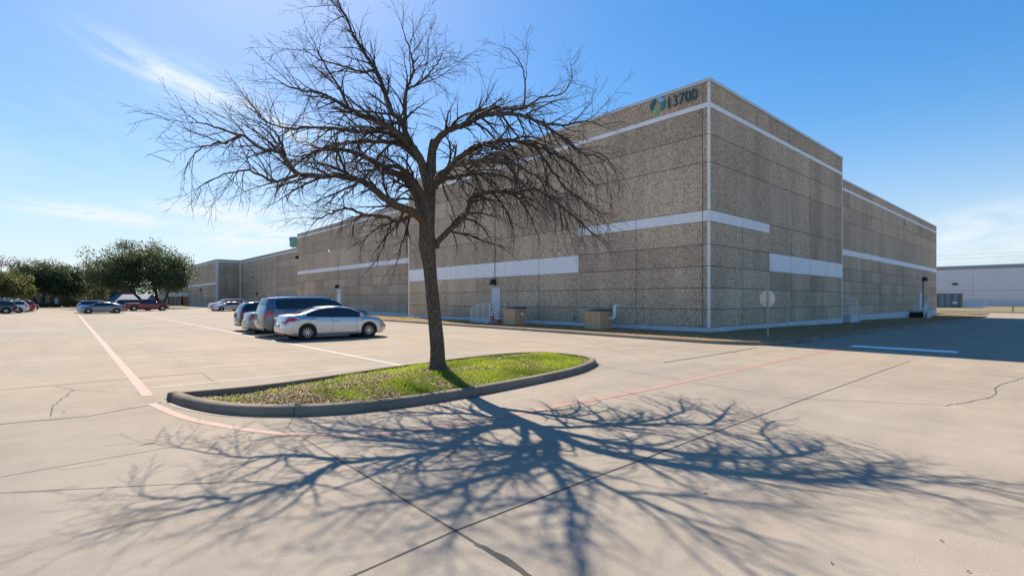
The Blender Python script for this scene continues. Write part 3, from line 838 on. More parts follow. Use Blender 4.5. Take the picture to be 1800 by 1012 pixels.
# porch at the far end of the building
b = MB()
pc = pp(312, 541, 152)
b.box(-8.6, XS5, Y5 - 12, Y5 + 2, -.2, .02)
q = MB(); 
PX0, PX1 = on_y(296, Y5)[0], XS5
q.box(PX0, PX1, Y5 - .3, Y5 + 6, 2.75, 3.9); q.build('porch_fascia', M['white'], bld)
q = MB()
for u in (299, 306.5, 313.5):
    cx = on_y(u, Y5)[0]; q.lathe([(.55, 0), (.55, 2.749)], 16, 'z', (cx + .3, Y5 + .6, 0))
q.box(on_y(289, Y5)[0], PX0 - .05, Y5 - .3, Y5 + 6, 0, 4.4)
q.split('porch_column', painted_mat('porch_stone', (.42, .36, .29), .1), bld, smooth=40)
q = MB(); q.box(PX0, 60, Y5 + 6.02, Y5 + 20, 0, 7.0); q.build('wall', M['agg'], bld); set_tone(children(bld)[-1], [.4] * 6)
q = MB(); q.box(PX0 + .4, PX1 - .4, Y5 + 5.9, Y5 + 6.0, .1, 2.7); q.build('entrance_glass', mat('dark_entrance_glass', (.02, .025, .03), .1), bld)

# green tank on the far roof
tk = empty('roof_tank', pp(523, 434, 93), label='green round cooling tank standing on the roof edge of the warehouse', cat='tank')
tk.location.z = H3 - .5
zt = zat(418, 93) - tk.location.z
b = MB(); b.lathe([(0, .3), (1.35, .3), (1.35, zt * .75), (1.25, zt * .76)], 24, 'z'); b.build('tank_body', M['tank'], tk, smooth=40)
b = MB(); b.lathe([(1.42, zt * .72), (1.42, zt), (1.3, zt), (0, zt - .1)], 24, 'z'); b.build('tank_rim', M['tank'], tk, smooth=40)
b = MB()
for i in range(4): a = i * math.pi / 2 + .4; b.tube([(1.1 * math.cos(a), 1.1 * math.sin(a), 0), (1.1 * math.cos(a), 1.1 * math.sin(a), .35)], .06, 6)
b.split('tank_leg', M['galv'], tk)

# ------------------------------------------------------------------ stairs with railings
def railing(root, p, q, h, n=6, posts=(0, 1)):
    mb = MB(); p, q = Vector(p), Vector(q)
    for i in range(n + 1):
        z = .12 + (h - .12) * i / n; r = .026 if i == n else .02
        mb.tube([p + Vector((0, 0, z)), q + Vector((0, 0, z))], r, 6)
    for t in posts:
        c = p.lerp(q, t); mb.tube([c, c + Vector((0, 0, h + .02))], .03, 6)
    mb.build('railing', M['rail'], root)
def concrete_steps(root, w, dep, top, n, run, side):
    """landing from local x 0..w along the wall, local y 0 (front)..dep (wall); steps leave on one side"""
    b = MB(); b.box(0, w, 0, dep, -.7, top); b.build('landing', M['plinth'], root)
    if n:
        s = MB()
        for i in range(n):
            z = top * (n - i) / (n + 1)
            x0, x1 = (w + run * i + .002, w + run * (i + 1)) if side > 0 else (-run * (i + 1), -run * i - .002)
            s.box(x0, x1, .02, dep, -.7, z)
        s.split('step', M['plinth'], root)
# by the door of the left facade; local x runs up the wall (world +y), local y runs to the wall (world +x)
YA = on_x(860.5, -1.6)[0]
st = empty('entry_steps', (-1.6, YA, 0), label='concrete landing with white pipe railing at the grey door in the left wall', cat='steps', group='railed concrete landings')
LW = 1.7
b = MB(); b.box(0, 1.57, 0, LW, -.1, .36); b.build('landing', M['plinth'], st)
b = MB(); b.box(.05, 1.57, LW + .002, LW + .32, -.1, .24); b.box(.05, 1.57, LW + .322, LW + .62, -.1, .12); b.split('step', M['plinth'], st)
railing(st, (.05, .05, .36), (.05, LW - .25, .36), 1.1, 6, (0, .5, 1)); railing(st, (.05, .05, .36), (1.5, .05, .36), 1.1, 6, (1,))
railing(st, (.05, LW - .25, .36), (.05, LW + .45, .03), 1.05, 6, (1,))
# on the right wing
xa = on_y(1495, YW - 1.5)[0]
sr = empty('entry_steps', (xa, YW - 1.5, tz(xa)), label='concrete landing with white pipe railing just past the shaded right corner', cat='steps', group='railed concrete landings')
tp = .75; wdt = 2.0
b = MB(); b.box(0, wdt, 0, 1.46, -.4, tp); b.build('landing', M['plinth'], sr)
b = MB(); b.box(wdt + .002, wdt + .3, .05, 1.46, -.4, .5); b.box(wdt + .302, wdt + .6, .05, 1.46, -.4, .25); b.split('step', M['plinth'], sr)
railing(sr, (.06, .05, tp), (wdt - .1, .05, tp), 1.3, 6, (0, 1)); railing(sr, (.06, .05, tp), (.06, 1.4, tp), 1.3, 6, (1,)); railing(sr, (wdt - .1, .05, tp), (wdt + .7, .05, .05), 1.2, 6, (1,))
xa = on_y(1630, YW - 1.6)[0]
sr = empty('entry_steps', (xa, YW - 1.6, tz(xa)), label='small landing with white railing at the far right end of the warehouse', cat='steps', group='railed concrete landings')
b = MB(); b.box(0, 2.2, 0, 1.56, -.4, 1.0); b.build('landing', M['plinth'], sr)
railing(sr, (.06, .05, 1.0), (2.1, .05, 1.0), 1.2, 6, (0, 1)); railing(sr, (2.1, .05, 1.0), (2.1, 1.5, 1.0), 1.2, 6, (1,)); railing(sr, (.06, .05, 1.0), (-1.6, .05, .1), 1.15, 6, (1,))
b = MB()
for i in range(4): b.box(-.3 * (i + 1), -.3 * i - .002, .1, 1.5, -.4, .8 - .2 * i)
b.split('step', M['dark'], sr)

# ------------------------------------------------------------------ wooden boxes with pipes
def utility_box(u0, uc, u1, v_bot, v_top, yfront, label, elbow):
    ya, d = on_x(uc, yfront); yb, _ = on_x(u0, yfront)
    rx, ry = ray(u1); dd = (ya - CAMY) / ry; xb = CAMX + dd * rx
    w, dep = yb - ya, xb - yfront; h = zat(v_top, d) - .12
    r = empty('utility_enclosure', (yfront, ya, .12), label=label, cat='utility box', group='tan board enclosures along the left wall')
    b = MB(); b.box(.02, dep - .02, .02, w - .02, -.1, h - .08); b.build('body', M['siding'], r)
    b = MB()
    n = 5
    for i in range(n + 1):
        y = .0 + (w - .05) * i / n; b.box(-.004, .0195, y, y + .05, -.1, h - .08)
        x = .021 + (dep - .08) * i / n; b.box(x, x + .05, -.004, .0195, -.1, h - .08)
    b.build('batten', M['siding'], r)
    b = MB(); b.box(-.05, dep + .03, -.05, w + .03, h - .079, h); b.build('trim', M['siding'], r)
    b = MB(); z = h + .002
    p = [(-.03, -.03), (dep + .02, -.03), (dep + .02, w + .02), (-.03, w + .02)]
    b.face([(p[0][0], p[0][1], z), (p[1][0], p[1][1], z + .12), (p[2][0], p[2][1], z + .12), (p[3][0], p[3][1], z)])
    b.face([(p[0][0], p[0][1], z), (p[1][0], p[1][1], z), (p[1][0], p[1][1], z + .12)]); b.face([(p[3][0], p[3][1], z), (p[2][0], p[2][1], z), (p[2][0], p[2][1], z + .12)])
    b.face([(p[1][0], p[1][1], z), (p[2][0], p[2][1], z), (p[2][0], p[2][1], z + .12), (p[1][0], p[1][1], z + .12)])
    b.build('lid', M['shingle'], r)
    b = MB()
    if elbow:
        x = dep * .82; b.tube([(x, .02, h * .62), (x, -.22, h * .60), (x + .02, -.32, h * .68), (x + .02, -.34, h * 1.22), (x + .08, -.34, h * 1.31), (x + .2, -.30, h * 1.32)], .085, 12)
    else:
        x = dep * .55; b.tube([(x, .02, h * .72), (x, -.12, h * .71), (x + .02, -.17, h * .6)], .07, 12)
    b.build('vent_pipe', M['pvc'], r, smooth=50)
    return r
utility_box(885, 905, 925, 572, 543.3, -2.2, 'tan board enclosure with a short white spout beside the railed landing', False)
utility_box(1027.5, 1055, 1075, 580, 547.5, -1.9, 'tan board enclosure with a tall white bent pipe, nearest the building corner', True)

# traffic cones
def cone(p, label):
    r = empty('traffic_cone', p, label=label, cat='traffic cone', group='orange cones by the railed landing')
    b = MB(); b.box(-.19, .19, -.19, .19, 0, .035); b.build('base', M['cone'], r)
    b = MB(); b.lathe([(.15, .035), (.035, .72), (0, .73)], 18, 'z'); b.build('body', M['cone'], r, smooth=50)
    b = MB(); b.lathe([(.118, .27), (.094, .42)], 18, 'z'); b.lathe([(.082, .50), (.066, .60)], 18, 'z'); b.build('reflective_collar', M['pvc'], r, smooth=50)
y_, d_ = on_x(861, -1.2)
cone((-1.15, YA + .25, .36), 'orange cone standing on the landing behind the white railing')
cone((-1.15, YA - .42, .15), 'orange cone on the ground between landing and tan enclosure')

# ------------------------------------------------------------------ stop sign seen from behind
sp = gp(1350, 592.5, .14)
sd = (Vector((sp.x - CAMX, sp.y - CAMY)).dot(Vector((FX, FY))))
sg = empty('stop_sign', sp, math.radians(-33), label='octagonal road sign seen from its bare grey back, at the kerb corner', cat='road sign')
zc = zat(525, sd) - sp.z; rr = 14.4 / F * sd
b = MB(); b.tube([(0, 0, -.2), (0, 0, zc + rr + .05)], .032, 8); b.build('post', M['galv'], sg, smooth=50)
b = MB(); n = 8
poly = [(rr / math.cos(math.pi / 8) * math.cos(math.pi / 8 + i * math.pi / 4), rr / math.cos(math.pi / 8) * math.sin(math.pi / 8 + i * math.pi / 4)) for i in range(8)]
fr = [(x, .036, zc + z) for x, z in poly]; bk = [(x, .042, zc + z) for x, z in poly]
b.face(fr); 
for i in range(8): j = (i + 1) % 8; b.face([fr[i], fr[j], bk[j], bk[i]])
M['sign_back'] = painted_mat('sign_back_metal', (.80, .66, .50), .2, .5)
b.build('plate', M['sign_back'], sg)
b = MB(); b.face([(x, .0435, zc + z) for x, z in poly]); b.build('red_face', painted_mat('sign_red', (.5, .03, .03), .1), sg)
b = MB()
for dz in (-.2, .2): b.box(-.05, .05, .0, .0355, zc + dz - .02, zc + dz + .02); b.lathe([(0, -.034), (.012, -.034), (.012, 0)], 8, 'y', (0, 0, zc + dz))
b.build('bracket', M['galv'], sg)

# ------------------------------------------------------------------ the bare tree
tr = empty('bare_tree', TREE_BASE, label='large leafless tree with a wide crown standing on the grassy island', cat='tree')
BD = (TREE_BASE.x - CAMX) * FX + (TREE_BASE.y - CAMY) * FY
trnd = random.Random(21)
def limb3(pts, d0, d1, w0, w1, p=1.0):
    """photo trace -> limb in space: depth runs from d0 to d1 off the trunk, widths in photo pixels"""
    n = len(pts); L = [0]
    for a, c in zip(pts, pts[1:]): L.append(L[-1] + math.hypot(c[0] - a[0], c[1] - a[1]))
    o, r = [], []
    for (u, v), l in zip(pts, L):
        t = l / L[-1]; d = BD + d0 + (d1 - d0) * t ** p
        o.append(pp(u, v, d) - TREE_BASE); r.append((w0 + (w1 - w0) * t ** .8) / 2 / F * d)
    return o, r
def sm(pts, rad, n=5):
    q = smooth_path(pts, n); rr = []
    for i in range(len(rad) - 1):
        for j in range(n): rr.append(rad[i] + (rad[i + 1] - rad[i]) * j / n)
    rr.append(rad[-1]); return q, rr
trunk_px = [(771, 656, 48), (770, 648, 36), (769, 640, 28), (768, 610, 25.5), (764, 560, 23.5), (759, 510, 22.5), (756, 470, 22.5), (753, 445, 27), (751, 428, 31), (750, 405, 27), (751, 380, 25.5), (753, 350, 24), (756, 318, 21), (758, 285, 17), (761, 258, 14), (763, 246, 12)]
tp_, trr = [], []
for u, v, w in trunk_px: tp_.append(pp(u, v, BD) - TREE_BASE); trr.append(w / 2 / F * BD)
q, rr_ = sm(tp_, trr, 4)
tb = MB(); tb.tube(q, rr_, 16)
for k in range(len(q)):          # root flare and knobbly bark
    for j in range(16):
        i = k * 16 + j; a = j / 16 * math.tau; v = Vector(tb.v[i]); c = q[k]
        s = 1 + .05 * math.sin(3 * a + v.z * 2.1) + .035 * math.sin(5 * a - v.z * 5)
        if v.z < .22: s += .28 * max(0, math.sin(4 * a + .6)) * (1 - max(0, v.z) / .22)
        tb.v[i] = tuple(c + (v - c) * s)
tb.build('trunk', M['bark'], tr, smooth=70)
LIMBS = [  # trace, depth at start/end relative to the trunk, widths
    ([(748, 392), (730, 375), (699, 363), (671, 343), (643, 322), (615, 314), (589, 309), (526, 307), (506, 286), (489, 268), (460, 261), (423, 239), (377, 224), (345, 213)], 0, -2.2, 17, 2.0, .6),
    ([(747, 395), (741, 369), (734, 349), (729, 334), (722, 323), (709, 313), (699, 306), (679, 300), (650, 280), (612, 266), (570, 262), (530, 275), (505, 271)], 0, 1.5, 19, 2.0, 1),
    ([(752, 330), (745, 299), (733, 270), (712, 245), (687, 226), (667, 216), (640, 203), (613, 191), (585, 174), (560, 163), (528, 158), (498, 148)], 0, -.7, 18, 2.2, 1),
    ([(735, 272), (718, 245), (706, 215), (688, 195), (676, 162), (660, 122), (638, 90), (618, 54), (600, 15), (588, -14)], 0, .5, 12, 2.2, 1),
    ([(712, 235), (712, 207), (714, 158), (727, 125), (722, 92), (712, 66)], .1, -.6, 9, 2.0, 1),
    ([(714, 158), (735, 147), (752, 131), (768, 112), (776, 95)], -.2, .6, 5, 1.6, 1),
    ([(758, 268), (774, 241), (795, 226), (824, 216), (849, 203), (882, 201), (920, 203), (949, 214), (982, 220), (1025, 214), (1050, 216)], 0, -.95, 14, 2.2, 1),
    ([(820, 218), (832, 199), (870, 191), (915, 191), (932, 183), (957, 170), (986, 166), (1003, 145), (1004, 122)], -.3, .5, 8, 1.3, 1),
    ([(920, 190), (924, 172), (920, 125), (907, 100), (894, 85)], .1, .4, 4, 1.2, 1),
    ([(755, 340), (766, 324), (783, 303), (808, 278), (837, 261), (870, 249), (899, 247), (940, 257), (970, 268), (1003, 286), (1030, 310)], 0, -.6, 15, 2.2, 1),
    ([(753, 436), (766, 430), (774, 419), (790, 403), (809, 387), (823, 367), (827, 351), (845, 341), (877, 336), (903, 340), (936, 332), (961, 344), (994, 369), (1023, 394), (1044, 412)], 0, .4, 13, 2.2, 1),
    ([(746, 395), (726, 379), (709, 386), (699, 390), (689, 387), (679, 381), (660, 379), (640, 377), (615, 366), (588, 372), (555, 388)], 0, .9, 10, 2.0, 1),
    ([(742, 290), (722, 268), (700, 253), (655, 249), (626, 249), (593, 253), (555, 266), (520, 290), (500, 318), (488, 335)], 0, .9, 11, 2.0, 1),
    ([(735, 272), (700, 245), (672, 232), (626, 232), (593, 226), (555, 224), (506, 226), (470, 215), (448, 196)], 0, 1.8, 10, 2.0, 1),
    ([(506, 286), (498, 262), (488, 240), (470, 222), (452, 212)], -1.5, -1.2, 7, 1.6, 1),
    ([(423, 239), (395, 250), (360, 258), (340, 272)], -1.85, -2.2, 6, 1.6, 1),
    ([(526, 307), (480, 318), (440, 300), (400, 305), (360, 322)], -1.4, -.9, 7, 1.6, 1),
    ([(756, 335), (775, 318), (806, 310), (850, 305), (890, 312), (925, 330), (950, 360)], .1, 1.8, 10, 1.8, 1),
    ([(752, 345), (758, 325), (786, 296), (822, 287), (866, 280), (905, 290), (945, 312), (975, 335)], -.1, -2.3, 10, 1.8, 1),
    ([(748, 350), (733, 325), (712, 300), (690, 292), (655, 300), (620, 330), (600, 345)], -.1, -2.4, 11, 1.8, 1),
    ([(613, 191), (600, 160), (580, 130), (566, 105), (552, 85)], -.45, -.6, 6, 1.6, 1),
    ([(660, 122), (640, 128), (610, 118), (578, 110), (545, 95)], .25, 0, 5, 1.6, 1),
    ([(940, 257), (960, 285), (985, 320), (1010, 345), (1052, 372)], -.4, -.1, 6, 1.6, 1),
    ([(949, 214), (985, 240), (1020, 268), (1050, 275), (1072, 290)], -.9, -1.0, 6, 1.6, 1),
]
UPV = Vector((0, 0, 1))
twig = MB()
counts = [0, 0, 0, 0]
def ortho(v, ang, az_):
    s = v.orthogonal().normalized(); t = v.cross(s)
    return (v * math.cos(ang) + (s * math.cos(az_) + t * math.sin(az_)) * math.sin(ang)).normalized()
def grow(p, d, L, r, level, droop):
    counts[level] += 1
    seg = {1: .16, 2: .11, 3: .07}[level]
    n = max(2, int(L / seg)); pts = [p.copy()]; dirs = []
    curl = Vector((trnd.gauss(0, 1), trnd.gauss(0, 1), trnd.gauss(0, .6))) * .085
    for i in range(n):
        t = i / n
        d = (d + Vector((trnd.gauss(0, 1), trnd.gauss(0, 1), trnd.gauss(0, 1))) * .115 + curl + UPV * (-droop * .10 if level < 3 else trnd.uniform(-.12, .10))).normalized()
        dirs.append(d); pts.append(pts[-1] + d * (L / n))
    rad = [max(.0026, r * (1 - .75 * i / n)) for i in range(n + 1)]
    twig.tube(pts, rad, {1: 5, 2: 4, 3: 3}[level], cap=False)
    if level >= 3: return
    step = {1: .14, 2: .115}[level]
    s = step * trnd.uniform(.5, 1.5)
    while s < L:
        i = min(n - 1, int(s / L * n)); f = s / L * n - i
        q = pts[i].lerp(pts[i + 1], f)
        ang = R(trnd.uniform(24, 52)); az_ = trnd.uniform(0, math.tau)
        if level == 1: ll = trnd.uniform(.22, .75) * (1.05 - .55 * s / L)
        else: ll = trnd.uniform(.07, .27)
        grow(q, ortho(dirs[i], ang, az_), ll, max(.003, rad[i] * .6), level + 1, droop)
        s += step * trnd.uniform(.5, 1.6)
    if level == 1: grow(pts[-1], dirs[-1], .3, rad[-1], 2, droop)
    if level == 2: grow(pts[-1], dirs[-1], .15, rad[-1], 3, droop)
for pts, d0, d1, w0, w1, pw in LIMBS:
    q, r_ = limb3(pts, d0, d1, w0, w1, pw)
    q, r_ = sm(q, r_, 6)
    amp = [0] * len(q)
    q = [c + Vector((trnd.gauss(0, .010), trnd.gauss(0, .010), trnd.gauss(0, .010))) * (1 if 2 < i else 0) for i, c in enumerate(q)]
    b = MB(); b.tube(q, r_, 8); b.build('limb', M['bark'], tr, smooth=70)
    tot = sum((q[i + 1] - q[i]).length for i in range(len(q) - 1)); s = 0; nxt = .14 * tot
    right = pts[-1][0] > 800; dens = 1.3 if (right and pts[-1][1] > 200) else (.55 if right else 1.0)
    low = pts[-1][1] > 240
    for i in range(len(q) - 1):
        L = (q[i + 1] - q[i]).length; t = (q[i + 1] - q[i]).normalized()
        while nxt < s + L:
            c = q[i].lerp(q[i + 1], (nxt - s) / L)
            fr_ = nxt / tot
            ll = (.5 + 1.0 * trnd.random() ** 1.3) * (1.2 - .6 * fr_) * (.75 if dens < .9 else 1)
            grow(c, ortho(t, R(trnd.uniform(24, 52)), trnd.uniform(0, math.tau)), ll, max(.007, min(.030, r_[i] * .55)), 1, (1.9 if right else .9) if low else .1)
            nxt += trnd.uniform(.105, .245) / dens
        s += L
    grow(q[-1], (q[-1] - q[-3]).normalized(), .35, r_[-1], 1, .2)
o = twig.build('crown', M['twig'], tr, fix=False)
for pl in o.data.polygons: pl.use_smooth = True
print('twigs', counts, len(twig.f))
# a few long straight water shoots
wb = MB()
for (u0, v0), (u1, v1), dd in (((298, 214), (248, 200), -1.0), ((330, 210), (306, 165), -.9), ((600, 15), (592, -30), .5), ((1004, 116), (1020, 82), .5), ((530, 160), (470, 70), -.6), ((870, 191), (838, 108), .1), ((1003, 145), (1052, 160), .5), ((775, 95), (800, 130), .6), ((300, 285), (258, 272), -1.2), ((855, 200), (872, 120), .1), ((560, 163), (500, 78), -.6), ((1072, 217), (1105, 222), -1.3)):
    a, c = pp(u0, v0, BD + dd) - TREE_BASE, pp(u1, v1, BD + dd) - TREE_BASE; m_ = (a + c) / 2 + Vector((trnd.uniform(-.1, .1), 0, trnd.uniform(-.1, .1)))
    wb.tube(smooth_path([a, m_, c], 4), [.007 - .0045 * i / 8 for i in range(9)], 4)
wb.split('water_shoot', M['twig'], tr)

# ------------------------------------------------------------------ leafy trees
def leafy_tree(name, base, crown_c, rad, n_cl, per, leaf, m, trunks, label, seed, group='leafy trees beyond the car park'):
    rn = random.Random(seed); r = empty(name, base, label=label, cat='tree', group=group)
    b, tone = MB(), []
    rx, ry, rz = rad; cc = Vector(crown_c)
    clumps = []
    while len(clumps) < n_cl:
        a = rn.uniform(0, math.tau); e = math.asin(rn.uniform(-.55, 1)); q = rn.uniform(.45, 1.0) ** .6
        bump = 1 + .16 * math.sin(3 * a + seed) + .12 * math.sin(5 * a + 2 * e + seed * 2) + rn.uniform(-.08, .08)
        clumps.append((cc + Vector((rx * math.cos(a) * math.cos(e), ry * math.sin(a) * math.cos(e), rz * math.sin(e))) * q * bump, rn.uniform(.6, 1.3), rn.uniform(-.2, .2)))
    for c, s, tn in clumps:
        k = min(rx, rz) * .19 * s
        for _ in range(per):
            g3 = Vector((rn.gauss(0, 1), rn.gauss(0, 1), rn.gauss(0, .8)))
            if g3.length > 1.7: g3 *= 1.7 * rn.random() ** .3 / g3.length
            p = c + g3 * k
            w = leaf * rn.uniform(.6, 1.3); n_ = Vector((rn.gauss(0, 1), rn.gauss(0, 1), rn.gauss(.4, 1))).normalized()
            s1 = n_.orthogonal().normalized(); s2 = n_.cross(s1); a = rn.uniform(0, math.tau)
            e1 = (s1 * math.cos(a) + s2 * math.sin(a)) * w; e2 = (s2 * math.cos(a) - s1 * math.sin(a)) * w * .55
            b.face([p - e1, p + e2, p + e1, p - e2]); tone.append(min(1, max(0, .45 + tn + rn.uniform(-.4, .4))))
    o = b.build('crown', m, r, fix=False); set_tone(o, tone)
    t = MB()
    for tx, ty, tr0 in trunks:
        mid = Vector((tx * .5, ty * .5, cc.z * .32)); top = Vector((cc.x + tx, cc.y + ty, cc.z))
        t.tube(smooth_path([Vector((tx * .12, ty * .12, -.2)), mid, top], 5), [tr0 * (1 - .7 * i / 10) for i in range(11)], 8)
        for _ in range(5):
            st_ = mid.lerp(top, rn.uniform(.2, .9)); en = rn.choice(clumps)[0]
            t.tube([st_, st_.lerp(en, .5) + Vector((0, 0, rn.uniform(-.3, .5))), en], [tr0 * .35, tr0 * .22, .04], 5)
    t.build('trunk', M['far_bark'], r, smooth=60)
    return r
def tree_at(name, u, d, u0, u1, v0, v1, *a, trunks=((0, 0, .35),), **k):
    base = pp(u, HOR, d); base.z = 0
    w = (u1 - u0) / 2 / F * d; zt_, zb_ = zat(v0, d), zat(v1, d); cz = (zt_ + zb_) / 2
    cu = ((u0 + u1) / 2 - u) / F * d
    return leafy_tree(name, base, (RX * cu, RY * cu, cz), (w * .92, w * .92, (zt_ - zb_) / 2 * .95), *a, trunks, **k)
tree_at('live_oak', 268, 104, 173, 328, 434, 533, 300, 150, .185, M['oak'], label='broad dark live oak, tallest of the leafy trees, behind the red pickup', seed=4, trunks=((1.5, 0, .45), (-4.5, 1.5, .4), (4.5, -2, .3)))
tree_at('live_oak', 72, 122, 28, 112, 462, 536, 200, 130, .20, M['oak'], label='rounded dark oak in front of the low brick building at far left', seed=9, trunks=((1, 0, .3), (-2, 1, .25)))
tree_at('live_oak', 118, 124, 88, 150, 470, 536, 150, 110, .20, M['oak'], label='dark oak beside a pale pillar, between the rounded oak and the bare grove', seed=14)
tree_at('live_oak', 6, 100, -45, 40, 474, 537, 160, 120, .18, M['oak2'], label='yellow green bushy tree at the left edge of the photo', seed=19)
tree_at('shade_tree', 152, 135, 128, 186, 482, 536, 110, 90, .18, M['oak2'], label='thin olive tree with sparse crown, left of the tallest oak', seed=23)
tree_at('shade_tree', 4, 150, -25, 30, 450, 500, 46, 30, .22, M['redleaf'], label='reddish nearly bare tree rising behind the yellow green tree', seed=29)
tree_at('shade_tree', 165, 160, 136, 200, 478, 534, 90, 50, .3, M['redleaf'], label='greyish brown tree half hidden behind the tallest oak', seed=31)
for i, (u, w_, tp2) in enumerate(((-90, 60, 470), (-170, 60, 465))):
    tree_at('live_oak', u, 120, u - w_, u + w_, tp2, 532, 80, 60, .34, M['oak'], label='dark oak left of everything, beyond the left edge of the photo', seed=40 + i)

# hedges and low things at far left
def hedge(name, p, q, w, h, m, label, n, seed):
    rn = random.Random(seed); b, tone = MB(), []
    p, q = Vector(p), Vector(q); t = (q - p).normalized(); s = Vector((-t.y, t.x, 0))
    for _ in range(n):
        c = p.lerp(q, rn.random()) + s * rn.uniform(-w, w) * .5; z = h * rn.random() ** .6
        c.z = tz(c.x) + z; k = .14
        e1 = Vector((rn.gauss(0, 1), rn.gauss(0, 1), rn.gauss(0, 1))).normalized() * k; e2 = e1.orthogonal().normalized() * k * .6
        b.face([c - e1, c + e2, c + e1, c - e2]); tone.append(rn.random())
    o = props(b.build(name, m, fix=False), label=label, cat='hedge'); set_tone(o, tone)
g0 = pp(112, HOR, 119); g1 = pp(150, HOR, 119)
hedge('hedge', (g0.x, g0.y, 0), (g1.x, g1.y, 0), 1.6, 1.9, M['oak2'], 'clipped light green hedge by the pale pillar, far left', 2600, 3)
g0 = pp(40, HOR, 118); g1 = pp(104, HOR, 118)
hedge('hedge', (g0.x, g0.y, 0), (g1.x, g1.y, 0), 1.4, .8, M['oak'], 'low dark hedge in front of the brick building, far left', 2600, 4)
rnw = random.Random(91); b, tone = MB(), []
for _ in range(9000):
    u = rnw.uniform(-420, 345); d = rnw.uniform(195, 240); p = pp(u, HOR, d); hmax = 5.6 + (3.5 if u > 150 else 0) + 1.6 * math.sin(u * .045) + 1.2 * math.sin(u * .13 + 1)
    p.z = rnw.random() ** .8 * hmax; k = .5
    e1 = Vector((rnw.gauss(0, 1), rnw.gauss(0, 1), rnw.gauss(0, 1))).normalized() * k; e2 = e1.orthogonal().normalized() * k * .7
    b.face([p - e1, p + e2, p + e1, p - e2]); tone.append(rnw.random() * .7)
o = props(b.build('far_woods', M['oak'], fix=False), label='far off belt of dark woods beyond the low buildings on the left', cat='woods', kind='stuff'); set_tone(o, tone)
def far_building(name, u0, u1, d, v_top, depth, m, roofm, label, roof_v=None):
    a, c = pp(u0, HOR, d), pp(u1, HOR, d); w = (c - a).length
    r = empty(name, (a.x, a.y, 0), math.atan2(RY, RX), label=label, cat='building')
    z = zat(v_top, d)
    b = MB(); b.box(0, w, 0, depth, -.3, z); b.build('wall', m, r)
    b = MB()
    if roof_v:
        zr = zat(roof_v, d)
        e = .6; b.face([(-e, -e, z), (w + e, -e, z), (w + e - 1.2, depth / 2, zr), (-e + 1.2, depth / 2, zr)]); b.face([(-e, depth + e, z), (w + e, depth + e, z), (w + e - 1.2, depth / 2, zr), (-e + 1.2, depth / 2, zr)])
        b.face([(-e, -e, z), (-e + 1.2, depth / 2, zr), (-e, depth + e, z)]); b.face([(w + e, -e, z), (w + e - 1.2, depth / 2, zr), (w + e, depth + e, z)])
        b.face([(-e, -e, z - .01), (w + e, -e, z - .01), (w + e, depth + e, z - .01), (-e, depth + e, z - .01)])
    else:
        b.box(-.2, w + .2, -.2, depth + .2, z + .002, z + .3)
    b.build('roof', roofm, r)
    return r, w, z
M['brick_far'] = painted_mat('dark_brown_brick', (.085, .055, .045), .25, .9)
M['slate'] = painted_mat('blue_grey_roofing', (.25, .28, .33), .25, .7)
fb, fw_, fz = far_building('brick_building', 38, 166, 146, 499, 16, M['brick_far'], M['slate'], 'low dark brown brick building behind the oaks at far left')
b = MB()
for i in range(7):
    x = 1.2 + i * (fw_ - 2) / 7; b.box(x, x + 1.6, -.04, -.002, .9, 2.9)
b.split('window', mat('dark_window_glass', (.02, .025, .03), .1), fb)
b = MB()
for u in (107.5, 145): x = (u - 38) / F * 146; b.box(x - .35, x + .35, -1.6, -.9, -.2, 3.6)
b.split('pillar', painted_mat('pale_pillar_stone', (.5, .46, .4), .1), fb)
sb, sw, sz = far_building('shed', 181, 253, 150, 531, 8, painted_mat('pale_shed_wall', (.45, .38, .32), .15), M['slate'], 'long low shed with a blue grey roof under the tallest oak', 517)
M['conc_wall'] = M['plinth']

# ------------------------------------------------------------------ far right: grey warehouse, fence, container
ww = empty('grey_warehouse', (165, 0, .05), label='plain pale grey tilt wall warehouse beyond the fence at far right', cat='building')
M['grey_wall'] = painted_mat('grey_tilt_wall', (.76, .70, .71), .06, .7, .2)
M['grey_band'] = painted_mat('darker_parapet', (.34, .36, .39), .08)
HW = 1.72 + 9.45
b = MB(); yw0, yw1 = 118, -190
ys = list(range(yw1, yw0, 22))
for y in ys: b.box(0, 60, y + .02, y + 22 - .02, -.5, HW - 1.0)
b.build('wall', M['grey_wall'], ww)
b = MB(); b.box(-.05, 60, yw1, ys[-1] + 22, HW - .998, HW - .1); b.build('parapet_band', M['grey_band'], ww)
b = MB(); b.box(-.15, .3, yw1, ys[-1] + 22, HW - .098, HW + .06); b.build('coping', M['coping'], ww)
b = MB(); b.box(-.04, -.002, yw1, ys[-1] + 22, 4.3, 4.36); b.build('reveal_line', M['grey_band'], ww)
yv, dv = on_x(1679, 165); b = MB(); b.box(-.5, -.003, yv - .55, yv + .55, zat(501, dv), zat(498, dv)); b.build('wall_lamp', M['black'], ww)
